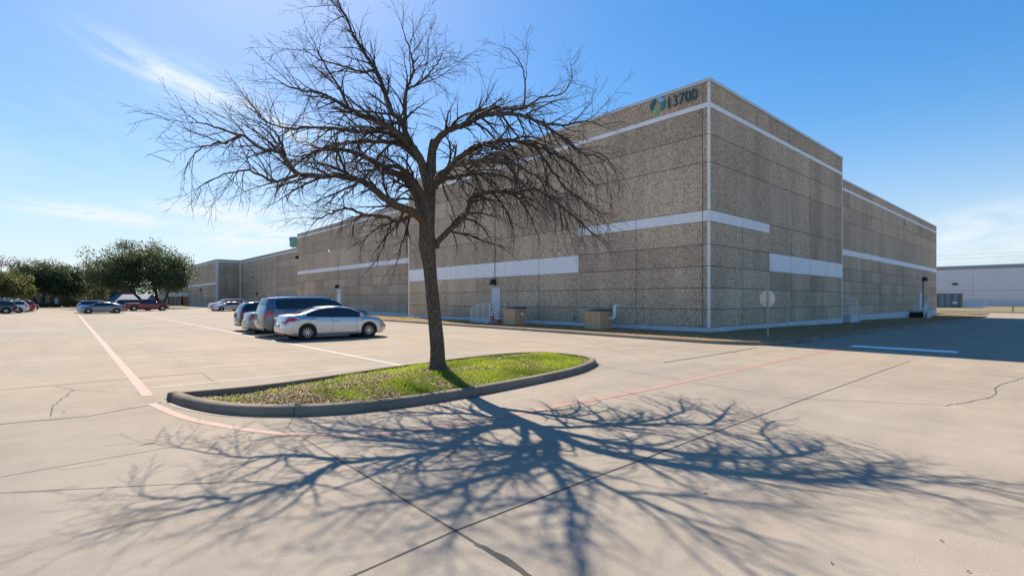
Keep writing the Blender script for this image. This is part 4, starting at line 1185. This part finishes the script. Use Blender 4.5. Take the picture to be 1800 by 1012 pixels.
# fence
FXX = 134.5
yf1 = on_x(1690, FXX)[0]; yf0 = yf1 - 75
fe = empty('chain_link_fence', (FXX, yf1, 0), label='chain link fence on thin posts in front of the pale grey warehouse', cat='fence')
b = MB(); n = 0; y = 0
while y > -75:
    b.tube([(0, y, 0), (0, y, 2.1)], .05, 6); b.tube([(0, y, 2.1), (-.3, y, 2.5)], .03, 5); y -= 4.2
b.split('post', M['galv'], fe)
b = MB(); b.tube([(0, 0, 2.08), (0, -75, 2.08)], .03, 6); b.tube([(0, 0, .1), (0, -75, .1)], .02, 6)
for k in range(3): b.tube([(-.1 - .1 * k, 0, 2.22 + .13 * k), (-.1 - .1 * k, -75, 2.22 + .13 * k)], .012, 4)
b.split('rail', M['galv'], fe)
b = MB()
s = .24
for k in range(int(75 / s) + 8):
    y0 = -k * s
    for sg_ in (-1, 1):
        p0 = (0, y0, .1 if sg_ > 0 else 2.06); p1 = (0, y0 + 1.96, 2.06 if sg_ > 0 else .1)
        if p1[1] > 0:
            t_ = -p0[1] / 1.96; p1 = (0, 0, p0[2] + (p1[2] - p0[2]) * t_)
            if t_ <= 0: continue
        b.tube([p0, p1], .006, 3, cap=False)
b.build('mesh', M['galv'], fe, fix=False)
# container like enclosure
yc1 = on_x(1689.5, 130)[0]; yc0 = on_x(1640, 130)[0]
zb = tz(130); wtot = yc0 - yc1
ct = empty('storage_container', (130, yc1, zb), label='tall grey and blue corrugated container by the chain link fence', cat='container')
hct = zat(515, on_x(1670, 130)[1]) - zb
M['ct_grey'] = painted_mat('weathered_grey_steel', (.23, .21, .19), .25, .7, .6)
M['ct_blue'] = painted_mat('blue_grey_steel', (.16, .25, .36), .2, .6, .6)
b = MB(); b.box(.12, 2.4, 0, wtot, 0, hct - .12); b.build('body', M['ct_grey'], ct)
b = MB()
for i in range(14):
    y = wtot * i / 14; b.box(.04, .118, y + .05, y + wtot / 28, .15, hct - .15)
b.build('rib', M['ct_grey'], ct)
b = MB()
for f0, f1 in ((.12, .27), (.40, .52), (.60, .74), (.86, .94)): b.box(.0, .039, wtot * f0, wtot * f1, .2, hct - .2)
b.split('blue_panel', M['ct_blue'], ct)
b = MB(); b.box(-.03, 2.5, -.1, wtot + .1, hct - .118, hct); b.build('top_rail', M['seal'], ct)
b = MB(); b.box(-.02, -.001, wtot * .13, wtot * .30, hct * .28, hct * .38); b.build('white_label', M['white'], ct)
pq = gp(1780, 546.5)
b = MB(); b.tube([(0, 0, -.1), (0, 0, 1.1)], .07, 8); props(b.build('bollard', M['black'], loc=(104, on_x(1780.5, 104)[0], tz(104))), label='short dark post on the far grass verge in front of the fence', cat='bollard')
rq = on_x(1710, 131)[0]
b = MB(); b.prism([(0, 0), (.8, 0), (.8, 4.4), (0, 4.4)], 0, .3); 
for i in range(8):
    if b.v[i][1] > 1 and b.v[i][2] > .1: b.v[i] = (b.v[i][0], b.v[i][1], .8)
o = b.build('concrete_ramp', M['white'], loc=(131, rq - 2.3, tz(131))); props(o, label='low white ramp beside the container, at the foot of the fence', cat='ramp')
# far kerb and road strip
kb = [Vector((101.0, 60)), Vector((101.0, -60))]
kerb_loop('far_kerb', kb, False, [(-.0, -.05), (.02, .14), (.16, .15), (.18, -.05)], M['kerb'])
b = MB(); b.box(86, 86.6, on_x(1738, 86)[0], 30, -.62, -.45); props(b.build('median_kerb', M['kerb']), kind='structure')
for k, (z0, z1) in enumerate(((19.2, 1),)):
    pass
for k, dz in enumerate((0, 1.3)):
    b = MB(); pts = []
    for i in range(21):
        t_ = i / 20; y = 150 - 300 * t_; pts.append((220, y, 17.6 + dz - 4 * .9 * t_ * (1 - t_)))
    b.tube(pts, .022, 4)
    props(b.build('power_line', M['black']), label=('lower' if k == 0 else 'upper') + ' of the two thin power lines over the pale grey warehouse', cat='power line', group='power lines at far right')

# ------------------------------------------------------------------ cars
def pchip(xs, ys):
    n = len(xs); h = [xs[i + 1] - xs[i] for i in range(n - 1)]; dl = [(ys[i + 1] - ys[i]) / h[i] for i in range(n - 1)]
    m = [dl[0]] + [0 if dl[i - 1] * dl[i] <= 0 else 2 * dl[i - 1] * dl[i] / (dl[i - 1] + dl[i]) for i in range(1, n - 1)] + [dl[-1]]
    def f(x):
        if x <= xs[0]: return ys[0]
        if x >= xs[-1]: return ys[-1]
        i = 0
        while x > xs[i + 1]: i += 1
        t = (x - xs[i]) / h[i]
        return (2 * t ** 3 - 3 * t * t + 1) * ys[i] + (t ** 3 - 2 * t * t + t) * h[i] * m[i] + (-2 * t ** 3 + 3 * t * t) * ys[i + 1] + (t ** 3 - t * t) * h[i] * m[i + 1]
    return f
def car_paint(name, col, metal=.6, rough=.32):
    return mat('car_paint_' + name, col, rough, metal, .5, coat=.9)
M['glass'] = mat('car_glass', (.012, .016, .020), .04, 0, .8)
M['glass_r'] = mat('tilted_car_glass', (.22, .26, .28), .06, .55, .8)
M['tyre'] = mat('tyre_rubber', (.018, .018, .018), .85)
M['rim'] = mat('alloy_rim', (.55, .55, .56), .3, .9)
M['rim_d'] = mat('rim_gap', (.02, .02, .02), .6)
M['tail'] = mat('tail_lens', (.45, .012, .02), .15, 0, .6, coat=.5)
M['lamp'] = mat('clear_lens', (.62, .64, .66), .12, .3, .7, coat=.5)
M['chrome'] = mat('chrome', (.75, .75, .76), .12, 1)
M['plate'] = mat('number_plate', (.62, .62, .60), .5)
STY = {
 'sedan': dict(L=4.72, W=1.82, H=1.45, wb=2.78, fo=.97, wr=.335, zb=.20,
    top=[(-2.36, .90), (-2.28, 1.03), (-1.75, 1.10), (-1.05, 1.32), (-.55, 1.425), (.05, 1.45), (.45, 1.41), (.85, 1.27), (1.35, 1.02), (1.9, .90), (2.25, .76), (2.42, .62)],
    belt=[(-2.36, .84), (-2.25, .97), (-1.6, .985), (-.5, .955), (.9, .925), (1.4, .90), (1.95, .80), (2.25, .68), (2.42, .56)],
    ws=(.52, 1.30), rw=(-1.72, -.72), side=(-1.42, 1.0), pil=(-.33, -1.08), doors=((-1.30, -.33), (-.33, .78))),
 'suv': dict(L=5.40, W=2.00, H=1.86, wb=3.05, fo=.98, wr=.40, zb=.27,
    top=[(-2.70, 1.05), (-2.62, 1.30), (-2.50, 1.58), (-2.28, 1.82), (-1.5, 1.87), (.0, 1.885), (.45, 1.85), (.85, 1.66), (1.30, 1.35), (1.9, 1.25), (2.4, 1.17), (2.70, .93)],
    belt=[(-2.70, .98), (-2.55, 1.25), (-1.5, 1.27), (.9, 1.21), (1.35, 1.15), (2.0, 1.08), (2.4, 1.0), (2.70, .80)],
    ws=(.55, 1.24), rw=(-2.56, -2.30), side=(-2.16, .98), pil=(-.40, -1.36), doors=((-1.30, -.36), (-.36, .80))),
 'crossover': dict(L=4.65, W=1.84, H=1.66, wb=2.70, fo=.93, wr=.355, zb=.24,
    top=[(-2.32, .98), (-2.25, 1.18), (-2.02, 1.45), (-1.75, 1.58), (-1.1, 1.64), (-.1, 1.66), (.3, 1.61), (.75, 1.42), (1.22, 1.13), (1.75, 1.04), (2.1, .92), (2.32, .75)],
    belt=[(-2.32, .90), (-2.2, 1.08), (-1.4, 1.10), (.8, 1.03), (1.25, 1.0), (1.8, .93), (2.1, .82), (2.32, .68)],
    ws=(.40, 1.17), rw=(-2.23, -1.78), side=(-1.85, .9), pil=(-.38, -1.25), doors=((-1.2, -.36), (-.36, .72))),
 'pickup': dict(L=5.80, W=2.02, H=1.86, wb=3.65, fo=.98, wr=.41, zb=.34,
    top=[(-2.90, 1.10), (-2.88, 1.24), (-1.0, 1.25), (-.98, 1.26), (-.88, 1.70), (-.7, 1.82), (.3, 1.86), (.75, 1.80), (1.1, 1.60), (1.55, 1.29), (2.2, 1.23), (2.75, 1.14), (2.90, .9)],
    belt=[(-2.90, 1.02), (-2.86, 1.20), (.9, 1.20), (1.5, 1.18), (2.3, 1.14), (2.75, 1.02), (2.90, .8)],
    ws=(.82, 1.50), rw=(-.975, -.82), side=(-.78, 1.25), pil=(.18, .2), doors=((-.80, .14), (.22, 1.15))),
 'van': dict(L=5.10, W=1.98, H=1.78, wb=3.05, fo=.95, wr=.35, zb=.22,
    top=[(-2.55, 1.0), (-2.5, 1.25), (-2.38, 1.62), (-2.2, 1.73), (-1.2, 1.78), (.4, 1.78), (.9, 1.68), (1.4, 1.36), (1.75, 1.14), (2.2, 1.0), (2.45, .85), (2.55, .7)],
    belt=[(-2.55, .92), (-2.45, 1.10), (-1.4, 1.10), (1.3, 1.02), (1.8, .98), (2.25, .84), (2.55, .62)],
    ws=(.86, 1.68), rw=(-2.48, -2.26), side=(-2.2, 1.35), pil=(.28, -.95), doors=((-.9, .25), (.33, 1.2))),
}
def make_car(name, label, sty, paint, group, detail=True, cat='car', dark_glass=True):
    S = STY[sty]; L, W, H = S['L'], S['W'], S['H']; hw = W / 2
    top = pchip(*zip(*S['top'])); belt = pchip(*zip(*S['belt']))
    xf = L / 2 - S['fo']; xr = xf - S['wb']; wr = S['wr']; ar = wr * 1.14
    x0, x1 = S['top'][0][0], S['top'][-1][0]
    xs = set()
    n = 70 if detail else 44
    for i in range(n + 1): xs.add(round(x0 + (x1 - x0) * i / n, 4))
    for xc in (xf, xr):
        for i in range(17): xs.add(round(xc - ar * math.cos(math.pi * i / 16), 4))
    for v in list(S['ws']) + list(S['rw']) + list(S['side']) + [p - .035 for p in S['pil']] + [p + .035 for p in S['pil']] + [v for d in S['doors'] for v in d]: xs.add(round(v, 4))
    xs = sorted(xs)
    o = [xs[0]]
    for x in xs[1:]:
        if x - o[-1] > .004: o.append(x)
    xs = o
    def half_w(x):
        e = .55; k = 0
        if x > L / 2 - e: k = ((x - (L / 2 - e)) / e) ** 2.2 * .26
        if x < -L / 2 + e: k = ((-L / 2 + e - x) / e) ** 2.3 * .20
        return hw * (1 - k)
    def section(x):
        w = half_w(x); zt, zl = top(x), belt(x); zl = min(zl, zt - .02); zb = S['zb']
        if x > L / 2 - .35: zb += ((x - (L / 2 - .35)) / .35) ** 2 * .06
        if x < -L / 2 + .45: zb += ((-L / 2 + .45 - x) / .45) ** 1.5 * .12
        za = zb
        for xc in (xf, xr):
            if abs(x - xc) < ar: za = max(za, wr + math.sqrt(max(0, ar * ar - (x - xc) ** 2)))
        za = min(za, zl - .10)
        g = zt - zl; gk = min(1, g / .42)
        rw_ = w * (.90 - .155 * gk); gb_ = w * .935
        span = zl - za
        pts = [(0, za if za == zb else zb), (w * .78, za), (w * .965, za + .004), (w * .99, za + .10 * span + .03 * (za == zb)), (w * 1.0, za + .42 * span), (w * .995, za + .66 * span), (w * .985, za + .80 * span), (w * .955, zl - .012), (gb_, zl),
               (gb_ + (rw_ - gb_) * .5 + .012 * gk, zl + g * .46), (rw_ + .01 * gk, zl + g * .86), (rw_ * .93, zl + g * .955), (rw_ * .6, zl + g * .99), (0, zt)]
        return pts
    def shear(x, z, y=0):
        """rounds the two ends in side view and in plan"""
        zb = S['zb']; bump = zb + .30 * (H / 1.5); yy = min(1, abs(y) / hw)
        def ins(z, up, dn): return up * max(0, z - bump) ** 1.15 + dn * max(0, (bump - z)) ** 1.6
        if x < -L / 2 + .5:
            w = min(1, (-L / 2 + .5 - x) / .5) ** 2; return x + w * (ins(z, .10 if sty in ('suv', 'van') else .16 if sty == 'crossover' else .26, .8) + .13 * yy ** 3)
        if x > L / 2 - .5:
            w = min(1, (x - L / 2 + .5) / .5) ** 2; return x - w * (ins(z, .12 if sty in ('suv', 'pickup') else .35, .7) + .22 * yy ** 3)
        return x
    SEC = [section(x) for x in xs]; NP = len(SEC[0])
    def glass_kind(xm, j):
        if j in (8, 9) and S['side'][0] < xm < S['side'][1]:
            if any(abs(xm - p) < .034 for p in S['pil']): return 'pillar'
            return 'g'
        if (j in (11, 12) or (j == 10 and sty in ('suv', 'crossover', 'van') and xm < 0)) and (S['ws'][0] < xm < S['ws'][1] or S['rw'][0] < xm < S['rw'][1]): return 'g'
        return None
    root = empty(name, label=label, cat=cat, group=group)
    body, gl, pil = MB(), {'windscreen': MB(), 'rear_window': MB()}, MB()
    doors = [MB() for _ in S['doors']] if detail else []
    doorsL = [MB() for _ in S['doors']] if detail else []
    for i in range(len(xs) - 1):
        xm = (xs[i] + xs[i + 1]) / 2
        for j in range(NP - 1):
            for sgn in (1, -1):
                q = [(shear(xs[a], SEC[a][c][1], SEC[a][c][0]), sgn * SEC[a][c][0], SEC[a][c][1]) for a, c in ((i, j), (i + 1, j), (i + 1, j + 1), (i, j + 1))]
                k = glass_kind(xm, j)
                if k == 'g':
                    key = ('side_window', sgn, sum(xm > p_ for p_ in S['pil'])) if j in (8, 9) else ('windscreen' if xm > 0 or (sty == 'pickup' and xm > .3) else 'rear_window')
                    gl.setdefault(key, MB()).face(q)
                elif k == 'pillar': pil.face(q)
                else:
                    tgt = body
                    if detail and 3 <= j <= 7:
                        for di, (d0, d1) in enumerate(S['doors']):
                            if d0 < xm < d1: tgt = (doors if sgn < 0 else doorsL)[di]
                    tgt.face(q)
    for i in (0, len(xs) - 1):
        for c in range(NP - 1):      # end face, domed across
            rows_ = []
            for cc_ in (c, c + 1):
                y_, z_ = SEC[i][cc_]; rows_.append([(shear(xs[i], z_, y_ * f_), y_ * f_, z_) for f_ in (-1, -.75, -.5, -.25, 0, .25, .5, .75, 1)])
            for k_ in range(8):
                if c == 0 and False: continue
                body.face([rows_[0][k_], rows_[0][k_ + 1], rows_[1][k_ + 1], rows_[1][k_]])
    def fin(mb, nm, m, par, sm_=35):
        if not mb.f: return None
        o = mb.build(nm, m, par, fix=False)
        bm = bmesh.new(); bm.from_mesh(o.data); bmesh.ops.remove_doubles(bm, verts=bm.verts, dist=.0008); bmesh.ops.recalc_face_normals(bm, faces=bm.faces); bm.to_mesh(o.data); bm.free()
        o.data.polygons.foreach_set('use_smooth', [True] * len(o.data.polygons)); o.data.set_sharp_from_angle(angle=R(sm_)); return o
    ob = fin(body, 'body', paint, root)
    # normals of open shells: make sure they point outwards
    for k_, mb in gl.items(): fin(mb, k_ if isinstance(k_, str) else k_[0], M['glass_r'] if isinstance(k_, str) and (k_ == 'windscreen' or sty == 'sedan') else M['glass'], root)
    fin(pil, 'pillar', M['black'], root)
    for side, ds in ((-1, doors), (1, doorsL)):
        for di, mb in enumerate(ds):
            o = fin(mb, 'door', paint, root)
            if o is None: continue
            d0, d1 = S['doors'][di]
            h = MB(); xh = d0 + .16
            sx_ = section(xh); zz = sx_[6][1] + .01; yy = sx_[6][0]
            h.tube([(xh - .09, side * (yy + .004), zz), (xh - .07, side * (yy + .032), zz), (xh + .07, side * (yy + .032), zz), (xh + .09, side * (yy + .004), zz)], .013, 6)
            h.build('handle', paint if sty != 'suv' else M['chrome'], o, smooth=50)
    # seams
    if detail:
        sm_b = MB()
        for d0, d1 in S['doors']:
            for xx in (d0, d1):
                s_ = section(xx)
                for side in (-1, 1):
                    for j in range(3, 7):
                        a_, c_ = s_[j], s_[j + 1]
                        sm_b.face([(xx - .005, side * (a_[0] + .0025), a_[1]), (xx + .005, side * (a_[0] + .0025), a_[1]), (xx + .005, side * (c_[0] + .0025), c_[1]), (xx - .005, side * (c_[0] + .0025), c_[1])])
        sm_b.build('door_seam', M['dark'], root, fix=False)
        # rails over the windows for the chrome line
        tb_ = MB()
        for side in (-1, 1):
            pts = []
            for xx in [x for x in xs if S['side'][0] - .02 <= x <= S['side'][1]]:
                s_ = section(xx); pts.append((xx, side * (s_[8][0] + .006), s_[8][1] + .004))
            tb_.tube(pts, .009, 5)
            if sty == 'suv':
                pts = []
                for xx in [x for x in xs if S['side'][0] - .02 <= x <= S['side'][1] - .3]:
                    s_ = section(xx); pts.append((xx, side * (s_[10][0] + .006), s_[10][1]))
                s_ = section(S['side'][0]); pts = [(S['side'][0], side * (s_[8][0] + .006), s_[8][1] + .004)] + pts; tb_.tube(pts, .012, 5)
        tb_.split('window_trim', M['chrome'], root)
    # underbody
    b = MB(); b.box(-L / 2 + .28, L / 2 - .3, -hw * .74, hw * .74, S['zb'] + .002, S['zb'] + .30); b.build('underbody', M['dark'], root)
    b = MB()
    for xc in (xf, xr):
        for side in (-1, 1):
            bb = len(b.v)
            b.tube([(xc, side * hw * .60, wr), (xc, side * hw * .93, wr)], ar * .99, 20)
    b.split('wheel_well', M['dark'], root)
    # wheels
    def wheel(xc, side):
        w = MB(); tw = .11; y0 = side * (hw * .955); s = -side
        prof = [(wr * .64, y0 + s * .012), (wr * .86, y0), (wr * .965, y0 + s * .015), (wr, y0 + s * .045), (wr, y0 + s * .17), (wr * .95, y0 + s * .205), (wr * .6, y0 + s * .2)]
        w.lathe(prof, 28, 'y', (xc, 0, wr)); o = w.build('wheel', M['tyre'], root, smooth=40)
        r_ = MB(); r_.lathe([(wr * .66, y0 + s * .006), (wr * .655, y0 + s * .0), (wr * .625, y0 + s * .012), (wr * .585, y0 + s * .06)], 28, 'y', (xc, 0, wr))
        nsp = 10 if sty != 'pickup' else 6
        for k in range(nsp):
            a = math.tau * k / nsp; c, sn = math.cos(a), math.sin(a); pw = wr * (.036 if nsp == 10 else .10)
            p = []
            for rr2, ww2 in ((wr * .12, pw * .9), (wr * .60, pw * 1.2)):
                for e in (-1, 1): p.append((xc + c * rr2 - sn * ww2 * e, wr + sn * rr2 + c * ww2 * e))
            yy = y0 + s * .014
            r_.face([(p[0][0], yy, p[0][1]), (p[1][0], yy, p[1][1]), (p[3][0], yy, p[3][1]), (p[2][0], yy, p[2][1])])
        r_.lathe([(0, y0 + s * .004), (wr * .14, y0 + s * .006), (wr * .16, y0 + s * .02)], 16, 'y', (xc, 0, wr))
        r_.build('rim', M['rim'], o, smooth=40)
        d = MB(); d.lathe([(0, y0 + s * .055), (wr * .60, y0 + s * .055)], 24, 'y', (xc, 0, wr)); d.build('brake_disc', M['rim_d'], o)
    for xc in (xf, xr):
        for side in (-1, 1): wheel(xc, side)
    # lamps: patches lying on the body sides and the end faces
    def patch(nm, m, xa, xb, ja, jb, slope=0):
        for side in (-1, 1):
            p = MB(); st_ = [x for x in xs if min(xa, xb) - 1e-6 <= x <= max(xa, xb) + 1e-6]
            if len(st_) < 2: continue
            nv = 5
            for a_, c_ in zip(st_, st_[1:]):
                def at(x, t):
                    tt = abs(x - xa) / max(.001, abs(xb - xa))
                    lo, hi = ja + slope * tt * .5, jb - slope * tt * .5
                    f = lo + (hi - lo) * t; j = min(int(f), NP - 2); s_ = section(x); f -= j
                    y_ = s_[j][0] + (s_[j + 1][0] - s_[j][0]) * f; z_ = s_[j][1] + (s_[j + 1][1] - s_[j][1]) * f; return (shear(x, z_, y_) - (.006 if x < 0 else -.006), side * (y_ + .006), z_ + .001)
                for k in range(nv):
                    p.face([at(a_, k / nv), at(c_, k / nv), at(c_, (k + 1) / nv), at(a_, (k + 1) / nv)])
            # turn the corner onto the end face
            xe = xa; s_ = section(xe)
            def zof(f): j = min(int(f), NP - 2); return s_[j][1] + (s_[j + 1][1] - s_[j][1]) * (f - j), s_[j][0] + (s_[j + 1][0] - s_[j][0]) * (f - j)
            (za_, ya_), (zb_, yb_) = zof(ja), zof(jb); ex = -.010 if xe < 0 else .010
            fs = (1, .85, .7, .55)
            for f0_, f1_ in zip(fs, fs[1:]):
                def en(y_, z_, f_): y_ = y_ * f_; return (shear(xe, z_, y_) + ex, side * (y_ + .004), z_)
                p.face([en(ya_, za_ + .03 * slope * (1 - f0_), f0_), en(ya_, za_ + .03 * slope * (1 - f1_), f1_), en(yb_, zb_ - .04 * (1 - f1_), f1_), en(yb_, zb_ - .04 * (1 - f0_), f0_)])
            o = p.build(nm, m, root, fix=True); 
    if sty == 'sedan': patch('tail_light', M['tail'], xs[0], xs[0] + .55, 5.6, 7.35, 1.2)
    elif sty == 'suv': patch('tail_light', M['tail'], xs[0], xs[0] + .42, 5.4, 7.0, .6)
    elif sty == 'crossover': patch('tail_light', M['tail'], xs[0], xs[0] + .45, 5.7, 7.2, .8)
    else: patch('tail_light', M['tail'], xs[0], xs[0] + .12, 4.6, 6.8, 0)
    patch('headlight', M['lamp'], xs[-1], xs[-1] - .50, 4.6, 6.6, 1.0)
    # rear plate, bumper band, front grille
    b = MB(); zt0 = S['zb'] + (belt(x0) - S['zb']) * .62
    xq = shear(x0, zt0, 0); b.box(xq - .03, xq + .02, -.16, .16, zt0 - .06, zt0 + .09); b.build('number_plate', M['plate'], root)
    b = MB(); xq = shear(x1, S['zb'] + .2, hw * .3); b.box(xq - .05, xq + .012, -hw * .42, hw * .42, S['zb'] + .12, S['zb'] + .32); b.build('grille', M['black'], root)
    b = MB(); b.box(x0 + .10, x0 + .34, -hw * .72, hw * .72, S['zb'] + .03, S['zb'] + .13); b.build('bumper_trim', M['black'] if sty != 'pickup' else M['chrome'], root)
    # mirrors
    for side in (-1, 1):
        b = MB(); xm = S['ws'][1] - .32; s_ = section(xm); y = s_[8][0]; z = s_[8][1] + .05
        b.tube([(xm, side * (y - .02), z), (xm - .03, side * (y + .07), z + .02)], .025, 6)
        b.tube([(xm + .04, side * (y + .13), z + .05), (xm, side * (y + .14), z + .05), (xm - .09, side * (y + .13), z + .05)], [.055, .09, .085], 10)
        b.build('mirror', paint, root, smooth=50)
    if sty in ('suv', 'crossover'):
        b = MB()
        for side in (-1, 1):
            pts = []
            for xx in [x for x in xs if S['side'][0] + .15 <= x <= .35]:
                s_ = section(xx); pts.append((xx, side * s_[11][0] * .98, s_[11][1] + .055))
            b.tube(pts, .022, 6)
            for xx in (S['side'][0] + .2, -.75, .3): s_ = section(xx); b.tube([(xx, side * s_[11][0] * .98, s_[11][1] - .01), (xx, side * s_[11][0] * .98, s_[11][1] + .055)], .022, 6)
        b.split('roof_rail', M['chrome'] if sty == 'suv' else M['black'], root, smooth=50)
    if sty == 'pickup':
        b = MB(); b.box(x0 + .12, -1.05, -hw * .8, hw * .8, 1.252, 1.265); b.build('bed_cover', M['black'], root)
    return root
def put(o, x, y, heading=0):
    o.location = (x, y, tz(x) + .003); o.rotation_euler = (0, 0, heading); return o
P_silver = car_paint('silver', (.52, .52, .53), .75, .30)
P_blue = car_paint('slate_blue', (.12, .145, .19), .6, .25)
P_black = car_paint('black', (.012, .012, .014), .2, .2)
P_grey = car_paint('grey', (.20, .21, .225), .7, .3)
P_maroon = car_paint('maroon', (.20, .012, .02), .4, .25)
P_red = car_paint('red', (.38, .02, .02), .3, .25)
P_white = car_paint('white', (.74, .74, .73), 0, .3)
P_navy = car_paint('dark_blue', (.03, .04, .06), .5, .25)
P_lblue = car_paint('light_blue', (.38, .46, .60), .6, .3)
NEAR = 'cars parked nose-in near the brown building'
FARA = 'cars parked at the far end of the lot'
FARB = 'cars parked at the far left edge'
rw0, fw0 = gp(541, 598.5), gp(648, 592.5)
ymid = (rw0.y + fw0.y) / 2
put(make_car('parked_car', 'silver four door sedan nearest the camera, rear to the left', 'sedan', P_silver, NEAR), (rw0.x + fw0.x) / 2, ymid + .86)
put(make_car('parked_car', 'large slate blue SUV with roof rails just behind the silver sedan', 'suv', P_blue, NEAR), -13.75, ymid + .9 + 2.9)
put(make_car('parked_car', 'grey sedan tail squeezed between the slate blue and black SUVs', 'sedan', P_grey, NEAR), -14.0, ymid + .9 + 5.7)
put(make_car('parked_car', 'black crossover with red tail lamps, furthest of the four near cars', 'crossover', P_black, NEAR), -13.75, ymid + .9 + 8.6)
PI = math.pi
q = gp(405, 546.5); put(make_car('parked_car', 'silver sedan glinting in the sun against the recessed wall', 'sedan', P_silver, FARA, False), q.x, q.y, PI)
put(make_car('parked_car', 'red hatchback behind the glinting silver sedan', 'crossover', P_red, FARA, False), q.x + .2, q.y + 3, PI)
put(make_car('parked_car', 'white tall SUV behind the red hatchback by the recessed wall', 'suv', P_white, FARA, False), q.x + .8, q.y + 6, PI)
q = gp(181, 551)
put(make_car('parked_car', 'grey sedan facing left, nearest of the far row beside the pickup', 'sedan', P_grey, FARA, False), q.x, q.y + .9, PI)
put(make_car('parked_car', 'pale blue crossover directly behind the grey far sedan', 'crossover', P_lblue, FARA, False), q.x - .2, q.y + 4.2, 0)
put(make_car('parked_car', 'maroon sedan behind the pale blue crossover', 'sedan', P_maroon, FARA, False), q.x - .1, q.y + 9, 0)
put(make_car('parked_car', 'black crossover, last of the far row left of the shed', 'crossover', P_black, FARA, False), q.x - .1, q.y + 13, 0)
q = gp(260, 546.3)
put(make_car('pickup_truck', 'dark red crew cab pickup truck facing right under the tallest oak', 'pickup', P_maroon, FARA, False, 'pickup truck'), q.x, q.y + 1, 0)
put(make_car('parked_car', 'dark green blue van just behind the red pickup', 'van', P_navy, FARA, False, 'van'), q.x - 1.2, q.y + 4.2, 0)
put(make_car('parked_car', 'black sedan glimpsed between the grey far sedan and the red pickup', 'sedan', P_black, FARA, False), q.x - 5.2, q.y + 9.5, 0)
q = gp(8, 551.5)
put(make_car('parked_car', 'dark blue crossover at the left edge, nearest of its row', 'crossover', P_navy, FARB, False), q.x - 1.2, q.y + 1, PI + .02)
put(make_car('parked_car', 'white SUV right behind the dark blue crossover at the left edge', 'crossover', P_white, FARB, False), q.x - .3, q.y + 5.2, PI)
put(make_car('parked_car', 'maroon tall SUV whose roof shows over the white SUV at the left edge', 'suv', P_maroon, FARB, False), q.x - 2.2, q.y + 8.2, PI)
put(make_car('parked_car', 'bright red hatchback, fourth in the left edge row', 'crossover', P_red, FARB, False), q.x + .1, q.y + 12.5, PI)
put(make_car('parked_car', 'silver sedan past the bright red hatchback at the left edge', 'sedan', P_silver, FARB, False), q.x, q.y + 16.5, PI)
put(make_car('parked_car', 'black sedan at the far end of the left edge row', 'sedan', P_black, FARB, False), q.x + .2, q.y + 20.5, PI)

# ------------------------------------------------------------------ litter on the pavement
rn = random.Random(77)
b = MB()
for u, v, l in ((259, 781, .09), (1655, 951, .018), (1702, 1005, .014), (695, 828, .04), (1240, 868, .02), (444, 762, .015), (430, 770, .012), (1462, 990, .015), (112, 725, .02)):
    p = gp(u, v); a = rn.uniform(-.7, .5); q = Vector((l * math.cos(a), l * math.sin(a), 0))
    b.tube([p - q + Vector((0, 0, .006)), p + Vector((0, 0, .010)), p + q + Vector((0, 0, .007))], [.0015, .004, .002], 5)
props(b.build('twig_litter', M['far_bark']), label='small dark bits of twig scattered over the concrete', cat='litter', kind='stuff')
